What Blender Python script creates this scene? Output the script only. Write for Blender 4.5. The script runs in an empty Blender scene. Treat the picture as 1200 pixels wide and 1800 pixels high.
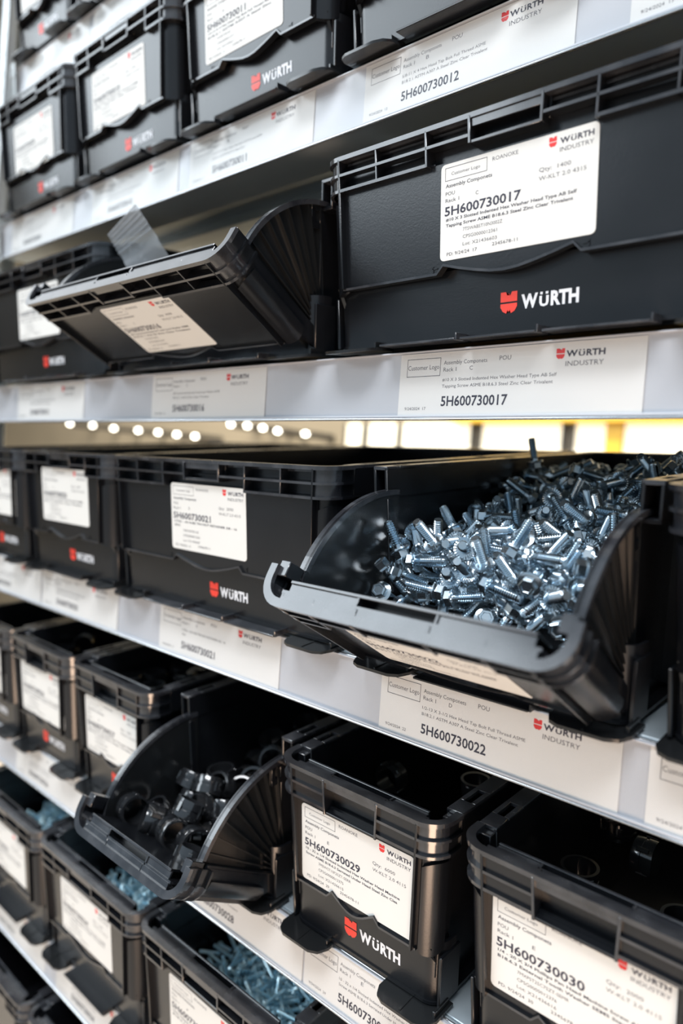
import bpy, bmesh, math, random
from mathutils import Matrix, Vector
random.seed(7)
S = 0.001                      # everything below is measured in millimetres
sc = bpy.context.scene
col = sc.collection

# ---------------------------------------------------------------- camera
# All shelves slope forwards by the same angle; objects are laid out in the
# shelves' own frame (x along the rack, y into it, z off the shelf) and the
# finished scene is turned by TILT so that the uprights stand vertical.
TILT = math.atan(0.12)
RT = Matrix.Rotation(TILT, 4, 'X')
LIFT = Matrix.Translation((0, 0, 1.45))
WORLD = LIFT @ RT
right = Vector((0.738746, 0.673983, -0.000635))
up = Vector((-0.081571, 0.090345, 0.992564))
fwd = Vector((-0.669029, 0.733201, -0.121720))
cm = Matrix(((right.x, up.x, -fwd.x, 0), (right.y, up.y, -fwd.y, -0.395067), (right.z, up.z, -fwd.z, 0), (0, 0, 0, 1)))
cam_data = bpy.data.cameras.new('camera')
cam_data.sensor_fit = 'VERTICAL'; cam_data.sensor_height = 36; cam_data.sensor_width = 24
cam_data.lens = 1254.3 / 1800 * 36
cam_data.clip_start = 0.01; cam_data.clip_end = 60
cam_data.dof.use_dof = True; cam_data.dof.focus_distance = 0.47; cam_data.dof.aperture_fstop = 3.6
cam = bpy.data.objects.new('camera', cam_data); col.objects.link(cam)
cam.matrix_world = WORLD @ cm
sc.camera = cam

# ---------------------------------------------------------------- world, lamps, exposure
sc.view_settings.view_transform = 'Standard'; sc.view_settings.look = 'None'
sc.view_settings.exposure = 0.0; sc.view_settings.gamma = 1; sc.view_settings.use_curve_mapping = False
w = bpy.data.worlds.new('hall'); sc.world = w; w.use_nodes = True
w.node_tree.nodes['Background'].inputs[0].default_value = (0.66, 0.84, 1.0, 1)
w.node_tree.nodes['Background'].inputs[1].default_value = 0.58
def area(name, loc, target, size, power, color):
    l = bpy.data.lights.new(name, 'AREA'); l.shape = 'RECTANGLE'; l.size, l.size_y = size
    l.energy = power; l.color = color
    o = bpy.data.objects.new(name, l); col.objects.link(o); o.location = loc
    o.rotation_euler = (Vector(target) - Vector(loc)).to_track_quat('-Z', 'Y').to_euler()
    return o
area('window_daylight', (-3.6, -3.1, 3.6), (-0.3, 0.0, 1.5), (3.4, 2.0), 135, (0.84, 0.93, 1.0))
area('ceiling_light', (0.3, -1.7, 4.2), (-0.3, 0.0, 1.3), (2.4, 0.8), 125, (0.95, 0.97, 1.0))
area('warm_fill_light', (0.55, -1.0, 0.25), (-0.35, 0.0, 0.9), (0.7, 0.5), 18, (1.0, 0.70, 0.50))  # added unseen fill, stands in for warm bounce off the floor
area('left_fill_light', (-4.2, -0.5, 3.9), (-0.6, -0.1, 1.5), (2.6, 1.6), 30, (0.88, 0.94, 1.0))  # added unseen panel that puts a sheen on the tipped flap's top
area('far_wall_fill', (-2.6, 1.2, 4.0), (-2.6, 2.49, 1.7), (4.0, 0.6), 330, (1.0, 0.88, 0.70))  # added area light, out of view, to brighten the tan far wall

# ---------------------------------------------------------------- materials
def mat(name, color, rough=0.5, metal=0.0, spec=0.5, coat=0.0, noise=None, bump=None, emit=None, estr=0.0):
    m = bpy.data.materials.new(name); m.use_nodes = True
    nt = m.node_tree; b = nt.nodes['Principled BSDF']
    b.inputs['Base Color'].default_value = (*color, 1); b.inputs['Roughness'].default_value = rough
    b.inputs['Metallic'].default_value = metal; b.inputs['Specular IOR Level'].default_value = spec
    b.inputs['Coat Weight'].default_value = coat; b.inputs['Coat Roughness'].default_value = 0.15
    tc = nt.nodes.new('ShaderNodeTexCoord')
    if noise:                                   # (scale, colour2, amount) mottling; roughness varies with it
        n = nt.nodes.new('ShaderNodeTexNoise'); n.inputs['Scale'].default_value = noise[0]; n.inputs['Detail'].default_value = 4
        nt.links.new(tc.outputs['Object'], n.inputs['Vector'])
        mx = nt.nodes.new('ShaderNodeMix'); mx.data_type = 'RGBA'
        r = nt.nodes.new('ShaderNodeMapRange'); r.inputs[1].default_value = 0.4; r.inputs[2].default_value = 0.65
        r.inputs[4].default_value = noise[2]
        nt.links.new(n.outputs['Fac'], r.inputs[0]); nt.links.new(r.outputs[0], mx.inputs[0])
        mx.inputs[6].default_value = (*color, 1); mx.inputs[7].default_value = (*noise[1], 1)
        nt.links.new(mx.outputs[2], b.inputs['Base Color'])
        r2 = nt.nodes.new('ShaderNodeMapRange'); r2.inputs[3].default_value = rough * 0.85; r2.inputs[4].default_value = min(1, rough * 1.2)
        nt.links.new(n.outputs['Fac'], r2.inputs[0]); nt.links.new(r2.outputs[0], b.inputs['Roughness'])
    if bump:
        n = nt.nodes.new('ShaderNodeTexNoise'); n.inputs['Scale'].default_value = bump[0]; n.inputs['Detail'].default_value = 3
        nt.links.new(tc.outputs['Object'], n.inputs['Vector'])
        bp = nt.nodes.new('ShaderNodeBump'); bp.inputs['Strength'].default_value = bump[1]; bp.inputs['Distance'].default_value = 0.0005
        nt.links.new(n.outputs['Fac'], bp.inputs['Height']); nt.links.new(bp.outputs[0], b.inputs['Normal'])
    if emit:
        b.inputs['Emission Color'].default_value = (*emit, 1); b.inputs['Emission Strength'].default_value = estr
    return m
M = {}
M['plastic'] = mat('black_plastic', (0.006, 0.0068, 0.0085), 0.25, spec=0.5, noise=(9, (0.013, 0.014, 0.017), 0.6), bump=(900, 0.10))
M['plastic_gloss'] = mat('black_plastic_gloss', (0.010, 0.011, 0.012), 0.2, spec=0.5, noise=(14, (0.02, 0.02, 0.02), 0.5))
M['edge'] = mat('scuffed_highlit_edges', (0.018, 0.019, 0.023), 0.17, spec=0.9, noise=(45, (0.055, 0.057, 0.063), 0.8))  # lighter than the body: scuffs, plus rim highlights put into the colour
M['ring'] = mat('black_ring_plastic', (0.016, 0.017, 0.019), 0.13, spec=0.9, coat=0.5)
M['paper'] = mat('label_paper', (0.70, 0.70, 0.675), 0.55, noise=(12, (0.67, 0.67, 0.65), 0.6))
M['card'] = mat('shelf_label_card', (0.74, 0.74, 0.725), 0.6, noise=(6, (0.70, 0.70, 0.69), 0.5))
M['ink'] = mat('printed_ink', (0.03, 0.03, 0.05), 0.6)
M['grey_ink'] = mat('grey_ink', (0.09, 0.09, 0.11), 0.6)
M['red'] = mat('red_ink', (0.70, 0.03, 0.03), 0.5)
M['body_white'] = mat('white_print', (0.72, 0.74, 0.78), 0.45)
M['body_red'] = mat('red_print', (0.78, 0.05, 0.03), 0.4)
M['holder'] = mat('label_holder_grey', (0.50, 0.52, 0.56), 0.35, noise=(5, (0.56, 0.58, 0.62), 0.6))
M['steel'] = mat('painted_steel', (0.52, 0.60, 0.65), 0.3, metal=0.4, noise=(4, (0.46, 0.53, 0.58), 0.8))
M['post'] = mat('galvanised_steel', (0.50, 0.53, 0.53), 0.42, metal=0.5, noise=(20, (0.4, 0.42, 0.43), 0.8))
M['chrome'] = mat('bright_rail', (0.75, 0.77, 0.80), 0.16, metal=0.9)
M['zinc'] = mat('zinc_plated_steel', (0.68, 0.73, 0.76), 0.2, metal=1.0, noise=(60, (0.50, 0.64, 0.75), 0.9))
M['zinc_blue'] = mat('blue_zinc_steel', (0.74, 0.94, 1.0), 0.26, metal=0.45, noise=(80, (0.42, 0.74, 0.92), 0.9))
M['floor'] = mat('floor_sealed_brown', (0.58, 0.51, 0.44), 0.45, noise=(2, (0.50, 0.44, 0.38), 0.8))
M['ceiling'] = mat('ceiling_paint', (0.65, 0.68, 0.72), 0.7, noise=(1, (0.6, 0.63, 0.68), 0.5))
M['tan_wall'] = mat('tan_wall', (0.25, 0.21, 0.15), 0.7, noise=(1.5, (0.20, 0.17, 0.12), 0.6))
M['lit_window'] = mat('lit_window', (0.9, 0.85, 0.7), 0.5, emit=(1.0, 0.86, 0.62), estr=0.88)
M['yellow'] = mat('yellow_beam', (0.75, 0.45, 0.04), 0.4, noise=(3, (0.65, 0.38, 0.03), 0.6))
M['dark'] = mat('dark_painted_metal', (0.05, 0.045, 0.04), 0.5, noise=(10, (0.04, 0.036, 0.03), 0.5))
M['lamp'] = mat('lamp_glass', (0.9, 0.9, 0.85), 0.3, emit=(1.0, 0.95, 0.82), estr=14)
def clear(name, alpha_rough, tint, fac_face, streak=None, milky=0):
    m = bpy.data.materials.new(name); m.use_nodes = True; nt = m.node_tree
    for n in list(nt.nodes): nt.nodes.remove(n)
    out = nt.nodes.new('ShaderNodeOutputMaterial'); tr = nt.nodes.new('ShaderNodeBsdfTransparent'); gl = nt.nodes.new('ShaderNodeBsdfGlossy')
    tr.inputs[0].default_value = (*tint, 1); gl.inputs['Roughness'].default_value = alpha_rough
    lw = nt.nodes.new('ShaderNodeLayerWeight'); lw.inputs[0].default_value = 0.5
    fr = nt.nodes.new('ShaderNodeMath'); fr.operation = 'POWER'; fr.inputs[1].default_value = 7; nt.links.new(lw.outputs['Facing'], fr.inputs[0])
    mx = nt.nodes.new('ShaderNodeMixShader'); ad = nt.nodes.new('ShaderNodeMath'); ad.operation = 'ADD'; ad.inputs[1].default_value = fac_face
    nt.links.new(fr.outputs[0], ad.inputs[0]); nt.links.new(ad.outputs[0], mx.inputs[0])
    nt.links.new(tr.outputs[0], mx.inputs[1]); nt.links.new(gl.outputs[0], mx.inputs[2]); nt.links.new(mx.outputs[0], out.inputs[0])
    if milky:
        df = nt.nodes.new('ShaderNodeBsdfTranslucent'); df.inputs[0].default_value = (.85, .87, .9, 1); d2 = nt.nodes.new('ShaderNodeBsdfDiffuse'); d2.inputs[0].default_value = (.85, .87, .9, 1)
        m1 = nt.nodes.new('ShaderNodeMixShader'); m1.inputs[0].default_value = .6; nt.links.new(df.outputs[0], m1.inputs[1]); nt.links.new(d2.outputs[0], m1.inputs[2])
        m2 = nt.nodes.new('ShaderNodeMixShader'); m2.inputs[0].default_value = milky; nt.links.new(tr.outputs[0], m2.inputs[1]); nt.links.new(m1.outputs[0], m2.inputs[2]); nt.links.new(m2.outputs[0], mx.inputs[1])
    if streak:
        tc = nt.nodes.new('ShaderNodeTexCoord'); mp = nt.nodes.new('ShaderNodeMapping'); mp.inputs['Scale'].default_value = streak
        n = nt.nodes.new('ShaderNodeTexNoise'); n.inputs['Scale'].default_value = 1; bp = nt.nodes.new('ShaderNodeBump'); bp.inputs['Strength'].default_value = 0.25; bp.inputs['Distance'].default_value = 0.0005
        nt.links.new(tc.outputs['Object'], mp.inputs[0]); nt.links.new(mp.outputs[0], n.inputs['Vector']); nt.links.new(n.outputs['Fac'], bp.inputs['Height']); nt.links.new(bp.outputs[0], gl.inputs['Normal'])
    return m
M['cover'] = clear('clear_cover_plastic', 0.16, (0.97, 0.97, 0.97), 0.012, (8, 1, 700))
M['bag'] = clear('clear_bag_film', 0.3, (0.9, 0.92, 0.94), 0.25, (30, 30, 30), milky=.4)

# ---------------------------------------------------------------- mesh helpers (millimetres)
def new(): return bmesh.new()
def box(bm, x0, x1, y0, y1, z0, z1, bev=0.0):
    vs = [bm.verts.new((x, y, z)) for z in (z0, z1) for y in (y0, y1) for x in (x0, x1)]
    f = [bm.faces.new([vs[i] for i in q]) for q in ((0, 2, 3, 1), (4, 5, 7, 6), (0, 1, 5, 4), (2, 6, 7, 3), (0, 4, 6, 2), (1, 3, 7, 5))]
    if bev:
        es = list({e for g in f for e in g.edges})
        bmesh.ops.bevel(bm, geom=es, offset=bev, segments=1, affect='EDGES', clamp_overlap=True)
def prism(bm, pts, a0, a1, axis='y'):
    """polygon pts extruded from a0 to a1; axis x: pts (y,z), y: pts (x,z), z: pts (x,y)"""
    def P(p, a): return {'x': (a, p[0], p[1]), 'y': (p[0], a, p[1]), 'z': (p[0], p[1], a)}[axis]
    v0 = [bm.verts.new(P(p, a0)) for p in pts]; v1 = [bm.verts.new(P(p, a1)) for p in pts]
    n = len(pts)
    bm.faces.new(v0[::-1]); bm.faces.new(v1)
    for i in range(n): bm.faces.new((v0[i], v0[(i+1) % n], v1[(i+1) % n], v1[i]))
def band(bm, inner, outer, z0, z1):
    """a wall between two matching plan polylines, from z0 to z1 (numbers or per-point lists)"""
    n = len(inner)
    Z0 = z0 if isinstance(z0, (list, tuple)) else [z0]*n; Z1 = z1 if isinstance(z1, (list, tuple)) else [z1]*n
    r = []
    for i in range(n):
        r.append([bm.verts.new((*inner[i], Z0[i])), bm.verts.new((*outer[i], Z0[i])), bm.verts.new((*outer[i], Z1[i])), bm.verts.new((*inner[i], Z1[i]))])
    for i in range(n-1):
        for k in range(4): bm.faces.new((r[i][k], r[i][(k+1) % 4], r[i+1][(k+1) % 4], r[i+1][k]))
    bm.faces.new(r[0][::-1]); bm.faces.new(r[-1])
def cyl(bm, p0, p1, r0, r1=None, n=12, caps=True):
    r1 = r0 if r1 is None else r1
    p0, p1 = Vector(p0), Vector(p1); d = (p1-p0).normalized()
    a = d.orthogonal().normalized(); b = d.cross(a)
    A = [bm.verts.new(p0 + (a*math.cos(t)+b*math.sin(t))*r0) for t in [2*math.pi*i/n for i in range(n)]]
    B = [bm.verts.new(p1 + (a*math.cos(t)+b*math.sin(t))*r1) for t in [2*math.pi*i/n for i in range(n)]]
    for i in range(n): bm.faces.new((A[i], A[(i+1) % n], B[(i+1) % n], B[i]))
    if caps: bm.faces.new(A[::-1]); bm.faces.new(B)
def finish(bm, name, material, taper=None, smooth=None):
    if taper:
        for v in bm.verts: v.co.x -= math.copysign(min(1, abs(v.co.x)/20.0)*taper*(134-v.co.z), v.co.x)
    bmesh.ops.recalc_face_normals(bm, faces=bm.faces)
    bmesh.ops.scale(bm, vec=(S, S, S), verts=bm.verts)
    me = bpy.data.meshes.new(name); bm.to_mesh(me); bm.free()
    for m in (material if isinstance(material, (list, tuple)) else [material]): me.materials.append(m)
    if smooth:
        me.polygons.foreach_set('use_smooth', [True]*len(me.polygons))
        me.set_sharp_from_angle(angle=math.radians(smooth))
    return me
def link(name, data, parent=None, loc=None, rot=None, kind=None, label=None):
    o = bpy.data.objects.new(name, data); col.objects.link(o)
    if parent: o.parent = parent
    if loc: o.location = tuple(c*S for c in loc)
    if rot: o.rotation_euler = rot
    if kind: o['kind'] = kind
    if label: o['label'] = label
    return o
def tag(o, label, cat, group=None):
    o['label'] = label; o['category'] = cat
    if group: o['group'] = group
    return o

# ---------------------------------------------------------------- lettering
def glyphs(txt, bold):
    c = bpy.data.curves.new('t', 'FONT'); c.body = txt; c.size = 1; c.resolution_u = 2
    if bold: c.offset = bold
    o = bpy.data.objects.new('t', c); me = o.to_mesh()
    vs = [v.co.copy() for v in me.vertices]; fs = [tuple(p.vertices) for p in me.polygons]
    o.to_mesh_clear(); bpy.data.objects.remove(o); bpy.data.curves.remove(c)
    return vs, fs
_cache = {}
def put_text(bm, txt, u, v, width, height, bold=0.0, slot=0):
    """text whose box starts at (u, v) = left, vertical centre; cap height and width in mm; drawn in the xz plane facing -y"""
    key = (txt, bold)
    if key not in _cache: _cache[key] = glyphs(txt, bold)
    vs, fs = _cache[key]
    if not vs: return
    x0 = min(p.x for p in vs); x1 = max(p.x for p in vs)
    sx = width/(x1-x0); sy = height/0.73
    nv = [bm.verts.new((u+(p.x-x0)*sx, 0, v-height/2+p.y*sy)) for p in vs]
    for f in fs:
        try: g = bm.faces.new([nv[i] for i in f]); g.material_index = slot
        except ValueError: pass
def put_brand(bm, u, v, width, height, bold, slot=0):
    """WURTH in heavy capitals; the U is shortened so that its two dots stay within the cap height"""
    put_text(bm, 'W', u, v, width*.30, height, bold, slot)
    put_text(bm, 'U', u+width*.325, v-height*.14, width*.165, height*.72, bold, slot)
    for k in (.338, .435):
        x0 = u+width*k; z0 = v+height*.32
        bm.faces.new([bm.verts.new(p) for p in ((x0, 0, z0), (x0+width*.045, 0, z0), (x0+width*.045, 0, z0+height*.18), (x0, 0, z0+height*.18))]).material_index = slot
    put_text(bm, 'RTH', u+width*.525, v, width*.475, height, bold, slot)
def put_frame(bm, x0, x1, z0, z1, t=0.25, slot=0):
    for a in ((x0, x1, z0, z0+t), (x0, x1, z1-t, z1), (x0, x0+t, z0, z1), (x1-t, x1, z0, z1)):
        q = [bm.verts.new(p) for p in ((a[0], 0, a[2]), (a[1], 0, a[2]), (a[1], 0, a[3]), (a[0], 0, a[3]))]
        bm.faces.new(q).material_index = slot
EM_TOP = [(0, .54), (1, .54), (1, 1), (.68, 1), (.60, .84), (.5, .93), (.40, .84), (.32, 1), (0, 1)]
EM_BOT = [(0, .46), (0, .30), (.14, .10), (.36, 0), (.43, .16), (.5, .07), (.57, .16), (.64, 0), (.86, .10), (1, .30), (1, .46)]
def put_emblem(bm, x, z, wd, h):
    for poly in (EM_TOP, EM_BOT):
        f = bm.faces.new([bm.verts.new((x+p[0]*wd, 0, z+p[1]*h)) for p in poly])
def flat(bm, name, mats):
    bmesh.ops.triangulate(bm, faces=bm.faces[:])
    bmesh.ops.scale(bm, vec=(S, S, S), verts=bm.verts)
    for f in bm.faces:
        f.normal_update()
        if f.normal.y > 0: f.normal_flip()
    me = bpy.data.meshes.new(name); bm.to_mesh(me); bm.free()
    for m in mats: me.materials.append(m)
    return me
def rounded(x0, x1, z0, z1, r, n=4):
    P = []
    for cx, cz, a in ((x1-r, z0+r, -90), (x1-r, z1-r, 0), (x0+r, z1-r, 90), (x0+r, z0+r, 180)):
        for i in range(n+1):
            t = math.radians(a+90*i/n); P.append((cx+r*math.cos(t), cz+r*math.sin(t)))
    return P

DESC = {  # number suffix: (line 1, line 2, material code, order code, lot, quantity, box size)
 '12': ('5/8-11 X 4 Hex Head Tap Bolt Full Thread ASME', 'B18.2.1 ASTM A307 A Steel Zinc Clear Trivalent'),
 '11': ('1/2-13 X 4 Hex Head Tap Bolt Full Thread ASME', 'B18.2.1 ASTM A307 A Steel Zinc'),
 '16': ('#8 Countersunk External Tooth Lock Washer ASME', 'B18.21.1 410 SS Zinc Clear Trivalent'),
 '17': ('#10 X 3 Slotted Indented Hex Washer Head Type AB Self', 'Tapping Screw ASME B18.6.3 Steel Zinc Clear Trivalent'),
 '21': ('C7361 - 60 N-BE TIN NUT RETAINER 3/8 - 16', 'ZINC'),
 '22': ('1/2-13 X 3-1/2 Hex Head Tap Bolt Full Thread ASME', 'B18.2.1 ASTM A307 A Steel Zinc Clear Trivalent'),
 '28': ('Internal Tooth Lock Washer ASME', 'B18.21.1 Steel Zinc Clear Trivalent'),
 '29': ('10 - 32 x 1/4 Slotted Indented Hex Washer Head Machine', 'Screw ASME B18.6.3 Serrated Under Head Steel Zinc Clea'),
 '30': ('1/4 - 20 X 3/4 Phillips Pan Head Machine Screw ASME', 'B18.6.3 External Tooth Washer SEMS Steel Zinc'),
}
EXTRA = {'17': ('7TSWABST10N3002Z', 'CPSG0000012361', 'Lot: X21436603', 'Qty:  1400', 'W-KLT 2.0 4315'),
         '29': ('7MSWST10F25ZT-SERR', 'CPSG0000012375', 'Lot: X21436615', 'Qty:  6000', 'W-KLT 2.0 4115'),
         '30': ('7MXPST25C75ZT-SEMR', 'CPSG0000012376', 'Lot: X21436616', 'Qty:  2000', 'W-KLT 2.0 4115'),
         '16': ('7WCSETST08ZT', 'CPSG0000012360', 'Lot: X21436602', 'Qty:  4000', 'W-KLT 2.0 4315'),
         '21': ('7NRTNST38C16Z', 'CPSG0000012365', 'Lot: X21436607', 'Qty:  2000', 'W-KLT 2.0 4315')}
def make_bin_label(parent, num, letter, cx, z0, y=-0.35, rot=None):
    W_, H_ = 101.6, 58.2
    bm = new(); prism(bm, rounded(-W_/2, W_/2, 0, H_, 3.0), 0, 0.25, 'y')
    lab = link('paper_label', finish(bm, 'paper_label', M['paper']), parent, (cx, y, z0), label='white paper label with rounded corners')
    X = lambda u: -W_/2+u*W_
    Z = lambda v: H_*(1-v)
    d1, d2 = DESC.get(num, ('Hex Head Tap Bolt Full Thread ASME', 'B18.2.1 Steel Zinc Clear Trivalent'))
    a, b, c, q, k = EXTRA.get(num, ('7HTBFT50C4Z', 'CPSG00000123'+num, 'Lot: X214366'+num, 'Qty:  1200', 'W-KLT 2.0 4215'))
    bm = new()
    put_frame(bm, X(.03), X(.325), Z(.175), Z(.04), .3)
    put_text(bm, 'Customer Logo', X(.075), Z(.107), 20.5, 2.0, slot=1)
    put_text(bm, 'ROANOKE', X(.36), Z(.075), 17, 2.4, slot=1)
    put_text(bm, 'Assembly Componets', X(.035), Z(.225), 33, 2.3, .012)
    put_text(bm, 'POU', X(.035), Z(.305), 6.8, 2.3)
    put_text(bm, 'Rack 1', X(.035), Z(.375), 10, 2.3)
    put_text(bm, letter, X(.25), Z(.365), 1.9, 2.3)
    put_text(bm, '5H6007300'+num, X(.03), Z(.485), 53, 5.6, .022)
    put_text(bm, d1, X(.04), Z(.575), 86, 1.9, .02)
    put_text(bm, d2, X(.04), Z(.635), 84 if len(d2) > 20 else 9, 1.9, .02)
    for i, t in enumerate((a, b, c)): put_text(bm, t, X(.165), Z(.705+.075*i), 1.75*len(t)*.98, 2.1, slot=1)
    put_text(bm, 'PD: 9/24/24  '+num, X(.05), Z(.935), 22, 2.1)
    put_text(bm, '2345678-11', X(.37), Z(.915), 17, 2.0)
    put_text(bm, q, X(.66), Z(.305), 19, 2.4, slot=1)
    put_text(bm, k, X(.66), Z(.385), 28, 2.4, slot=1)
    put_brand(bm, X(.78), Z(.085), 19.5, 3.1, .035)
    put_text(bm, 'INDUSTRY', X(.78), Z(.165), 19.5, 2.5)
    link('label_text', flat(bm, 'label_text', [M['ink'], M['grey_ink']]), lab, (0, -0.06, 0))
    bm = new(); put_emblem(bm, X(.715), Z(.125), 4.6, 5.4)
    link('label_emblem', flat(bm, 'label_emblem', [M['red']]), lab, (0, -0.06, 0), label='red two-part shield emblem')
    return lab

# ---------------------------------------------------------------- storage bins
H = 134.0; YB = 26.0; PIV = (30.0, 17.0)         # height, where the body starts, hinge (y, z)
def u_path(w2, off, r=18.0, yend=26.0, n=7):
    """plan line of the flap from its left end round the front to its right end, moved inwards by off"""
    P = [(-w2+off, yend)]
    for i in range(n+1):
        t = math.radians(180+90*i/n); P.append((-w2+r+(r-off)*math.cos(t), r+(r-off)*math.sin(t)))
    for i in range(n+1):
        t = math.radians(270+90*i/n); P.append((w2-r+(r-off)*math.cos(t), r+(r-off)*math.sin(t)))
    P.append((w2-off, yend)); return P
def flap_mesh(w):
    w2 = w/2; bm = new(); T = 0.045
    xf = w2-18; pf = 107.5 if w < 190 else 116.5        # pf: floor of the grip pocket
    # corner skins between the ribs, and the narrower corner columns under them
    P = u_path(w2, 2.2); Q = u_path(w2, 4.4)
    nl = 9
    band(bm, P[:nl], Q[:nl], 110, 133); band(bm, P[-nl:], Q[-nl:], 110, 133)
    P = u_path(w2, 6.0); Q = u_path(w2, 8.4)
    zc = [52, 44, 42, 41, 40.5, 40.5, 41, 42, 43][:nl]
    zt = [103, 104.5, 105, 105, 105, 104.5, 103.5, 102, 100][:nl]
    band(bm, P[:nl], Q[:nl], zc, 111); band(bm, P[-nl:], Q[-nl:], zc[::-1], 111)
    R_ = u_path(w2, 3.6)
    band(bm, R_[1:nl-1], P[1:nl-1], zc[1:-1], zt[1:-1]); band(bm, P[-nl+1:-1], R_[-nl+1:-1], zc[::-1][1:-1], zt[::-1][1:-1])
    # ribs that run right round
    A = u_path(w2, 0.0); B = u_path(w2, 5.6)
    band(bm, A, B, 131, 134)
    box(bm, -xf-2, xf+2, 9.6, 11.6, 108, 131.5)
    box(bm, -xf-1, xf+1, 5.2, 10, 131.2, 131.9)
    if w < 190:
        for s in (-1, 1): box(bm, *sorted((s*24.5, s*xf)), 2.0, 4, 110, 131.5)
    def rib(z0, z1, xin):
        for s in (-1, 1):
            pts = [(p, q) for p, q in zip(A, B) if s*p[0] >= xf-.1]
            a = [p for p, _ in pts]; b = [q for _, q in pts]
            if s < 0: a.append((-xin, 0)); b.append((-xin, 9.8))
            else: a.insert(0, (xin, 0)); b.insert(0, (xin, 9.8))
            band(bm, a, b, z0, z1)
    rib(120.5, 122.3, 24); rib(110, 112, 56 if w > 190 else 24)
    # dividers
    for s in (-1, 1):
        box(bm, s*xf-.9, s*xf+.9, 0, 9.8, 44, 132, .25)
        box(bm, s*24-.9, s*24+.9, -.4, 9.8, pf, 132.4, .25)
        if w > 190: box(bm, s*56-.8, s*56+.8, 0, 9.8, 110, 132, .25)
        if w > 290: box(bm, s*97-.7, s*97+.7, 0.3, 9.8, 110, 132, .2)
    box(bm, -24, 24, 0.4, 9.8, pf, pf+2, .3)                       # grip pocket floor
    box(bm, -24, 24, 1.2, 3, 126, 132.8, .3)                     # grip lip
    # front panel with its stepped lower edge
    b = 24 if w < 190 else 48 if w > 290 else 40
    zb = 44.0
    low = [(-xf-2, zb), (-b-4, zb), (-b+1, zb+5.0)]
    for i in range(1, 8): 
        t = i/8; low.append((-b+1+(2*b-2)*t, zb+5.0-8.5*math.sin(math.pi*t)))
    low += [(b-1, zb+5.0), (b+4, zb), (xf+2, zb)]
    prism(bm, low+[(xf+2, 111), (-xf-2, 111)], 5.0, 7.4, 'y')
    # raised lip along that edge
    for (xa, za), (xb, zb2) in zip(low[:-1], low[1:]):
        prism(bm, [(xa, za-.7), (xb, zb2-.7), (xb, zb2+.9), (xa, za+.9)], 3.2, 9.0, 'y')
    # label corner marks and ejector dots
    for sx in (-1, 1):
        for z in (47.5, 111):
            if w > 160: box(bm, sx*54-2, sx*54+2, 4.5, 5.2, z, z+.9); box(bm, sx*55.6-.5, sx*55.6+.5, 4.5, 5.2, z-2, z+2)
    # inner top plate, seen when the flap hangs open
    for s in (-1, 1):
        x0, x1 = sorted((s*26, s*(xf-2)))
        box(bm, x0, x1, 7.6, 18, 128.5, 130.5, .3)
    box(bm, -26, 26, 7.6, 18, 120, 122, .3)
    for s in (-1, 1): box(bm, s*26-.8, s*26+.8, 5.4, 18, 119.5, 131.5, .2)
    box(bm, -(xf-2), xf-2, 16.4, 18.4, 46, 131.8, .3)
    # latch blocks at the two ends
    for s in (-1, 1):
        x0, x1 = sorted((s*(w2-12), s*(w2-4)))
        box(bm, x0, x1, 20, 30, 118, 131, .5)
        x0, x1 = sorted((s*(w2-9), s*(w2-6.5)))
        box(bm, x0, x1, 14, 28, 22, 112, .4)
    # hinge ears
    for s in (-1, 1):
        x0, x1 = sorted((s*(w2-10), s*(w2-7)))
        prism(bm, [(PIV[0]-6, PIV[1]-5), (PIV[0]+5, PIV[1]-5), (PIV[0]+5, PIV[1]+4), (18, 46), (8, 46)], x0, x1, 'x')
    for f in bm.faces:
        c = f.calc_center_median()
        if (c.z < 51 and abs(c.x) < xf+3 and c.y < 8.5 and (c.y > 3.1 and c.y != 5.0) and (c.y < 3.4 or c.y > 5.1) and not 5.9 < c.y < 6.5) or c.z > 109.5 and (c.y < 0.8 or c.z > 127 or (abs(c.x) > xf and c.y < 14)): f.material_index = 1
    return finish(bm, 'front_flap', [M['plastic'], M['edge']], taper=.045, smooth=35)
def fan_mesh(w, side, span=60):
    """quarter-round side leaf of an open flap, in closed-flap coordinates"""
    bm = new(); R = 101.0; n = 22
    x0 = side*(w/2-11.5)
    a0 = math.radians(90)              # straight up from the hinge
    arc = [(PIV[0]+R*math.cos(a0-math.radians(span)*i/n), PIV[1]+R*math.sin(a0-math.radians(span)*i/n)) for i in range(n+1)]
    prism(bm, [(PIV[0]-18, PIV[1]+4), PIV]+arc[::-1]+[(PIV[0]-18, PIV[1]+R-4)], *sorted((x0-1, x0+1)), 'x')
    # flange along the arc
    for (p, q) in zip(arc[:-1], arc[1:]):
        rp = [(c-PIV[i])*.965+PIV[i] for i, c in enumerate(p)]; rq = [(c-PIV[i])*.965+PIV[i] for i, c in enumerate(q)]
        prism(bm, [rp, rq, q, p], *sorted((x0-side*1.5, x0+side*4.5)), 'x')
    for f in bm.faces:
        c = f.calc_center_median()
        if (c.y-PIV[0])**2+(c.z-PIV[1])**2 > (R*.96)**2: f.material_index = 1
    # fanned ribs on the outer face
    for k in range(9):
        a = a0+math.radians(4)-math.radians(span)*k/8.6
        c, s_ = math.cos(a), math.sin(a); nx, nz = -s_*.6, c*.6
        r0 = 16 if k % 2 else 10
        p = (PIV[0]+c*r0, PIV[1]+s_*r0); q = (PIV[0]+c*R*.97, PIV[1]+s_*R*.97)
        prism(bm, [(p[0]-nx, p[1]-nz), (q[0]-nx, q[1]-nz), (q[0]+nx, q[1]+nz), (p[0]+nx, p[1]+nz)], *sorted((x0, x0+side*3.2)), 'x')
    return finish(bm, 'flap_side_leaf', [M['plastic_gloss'], M['edge']], taper=.045, smooth=30)
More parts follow.
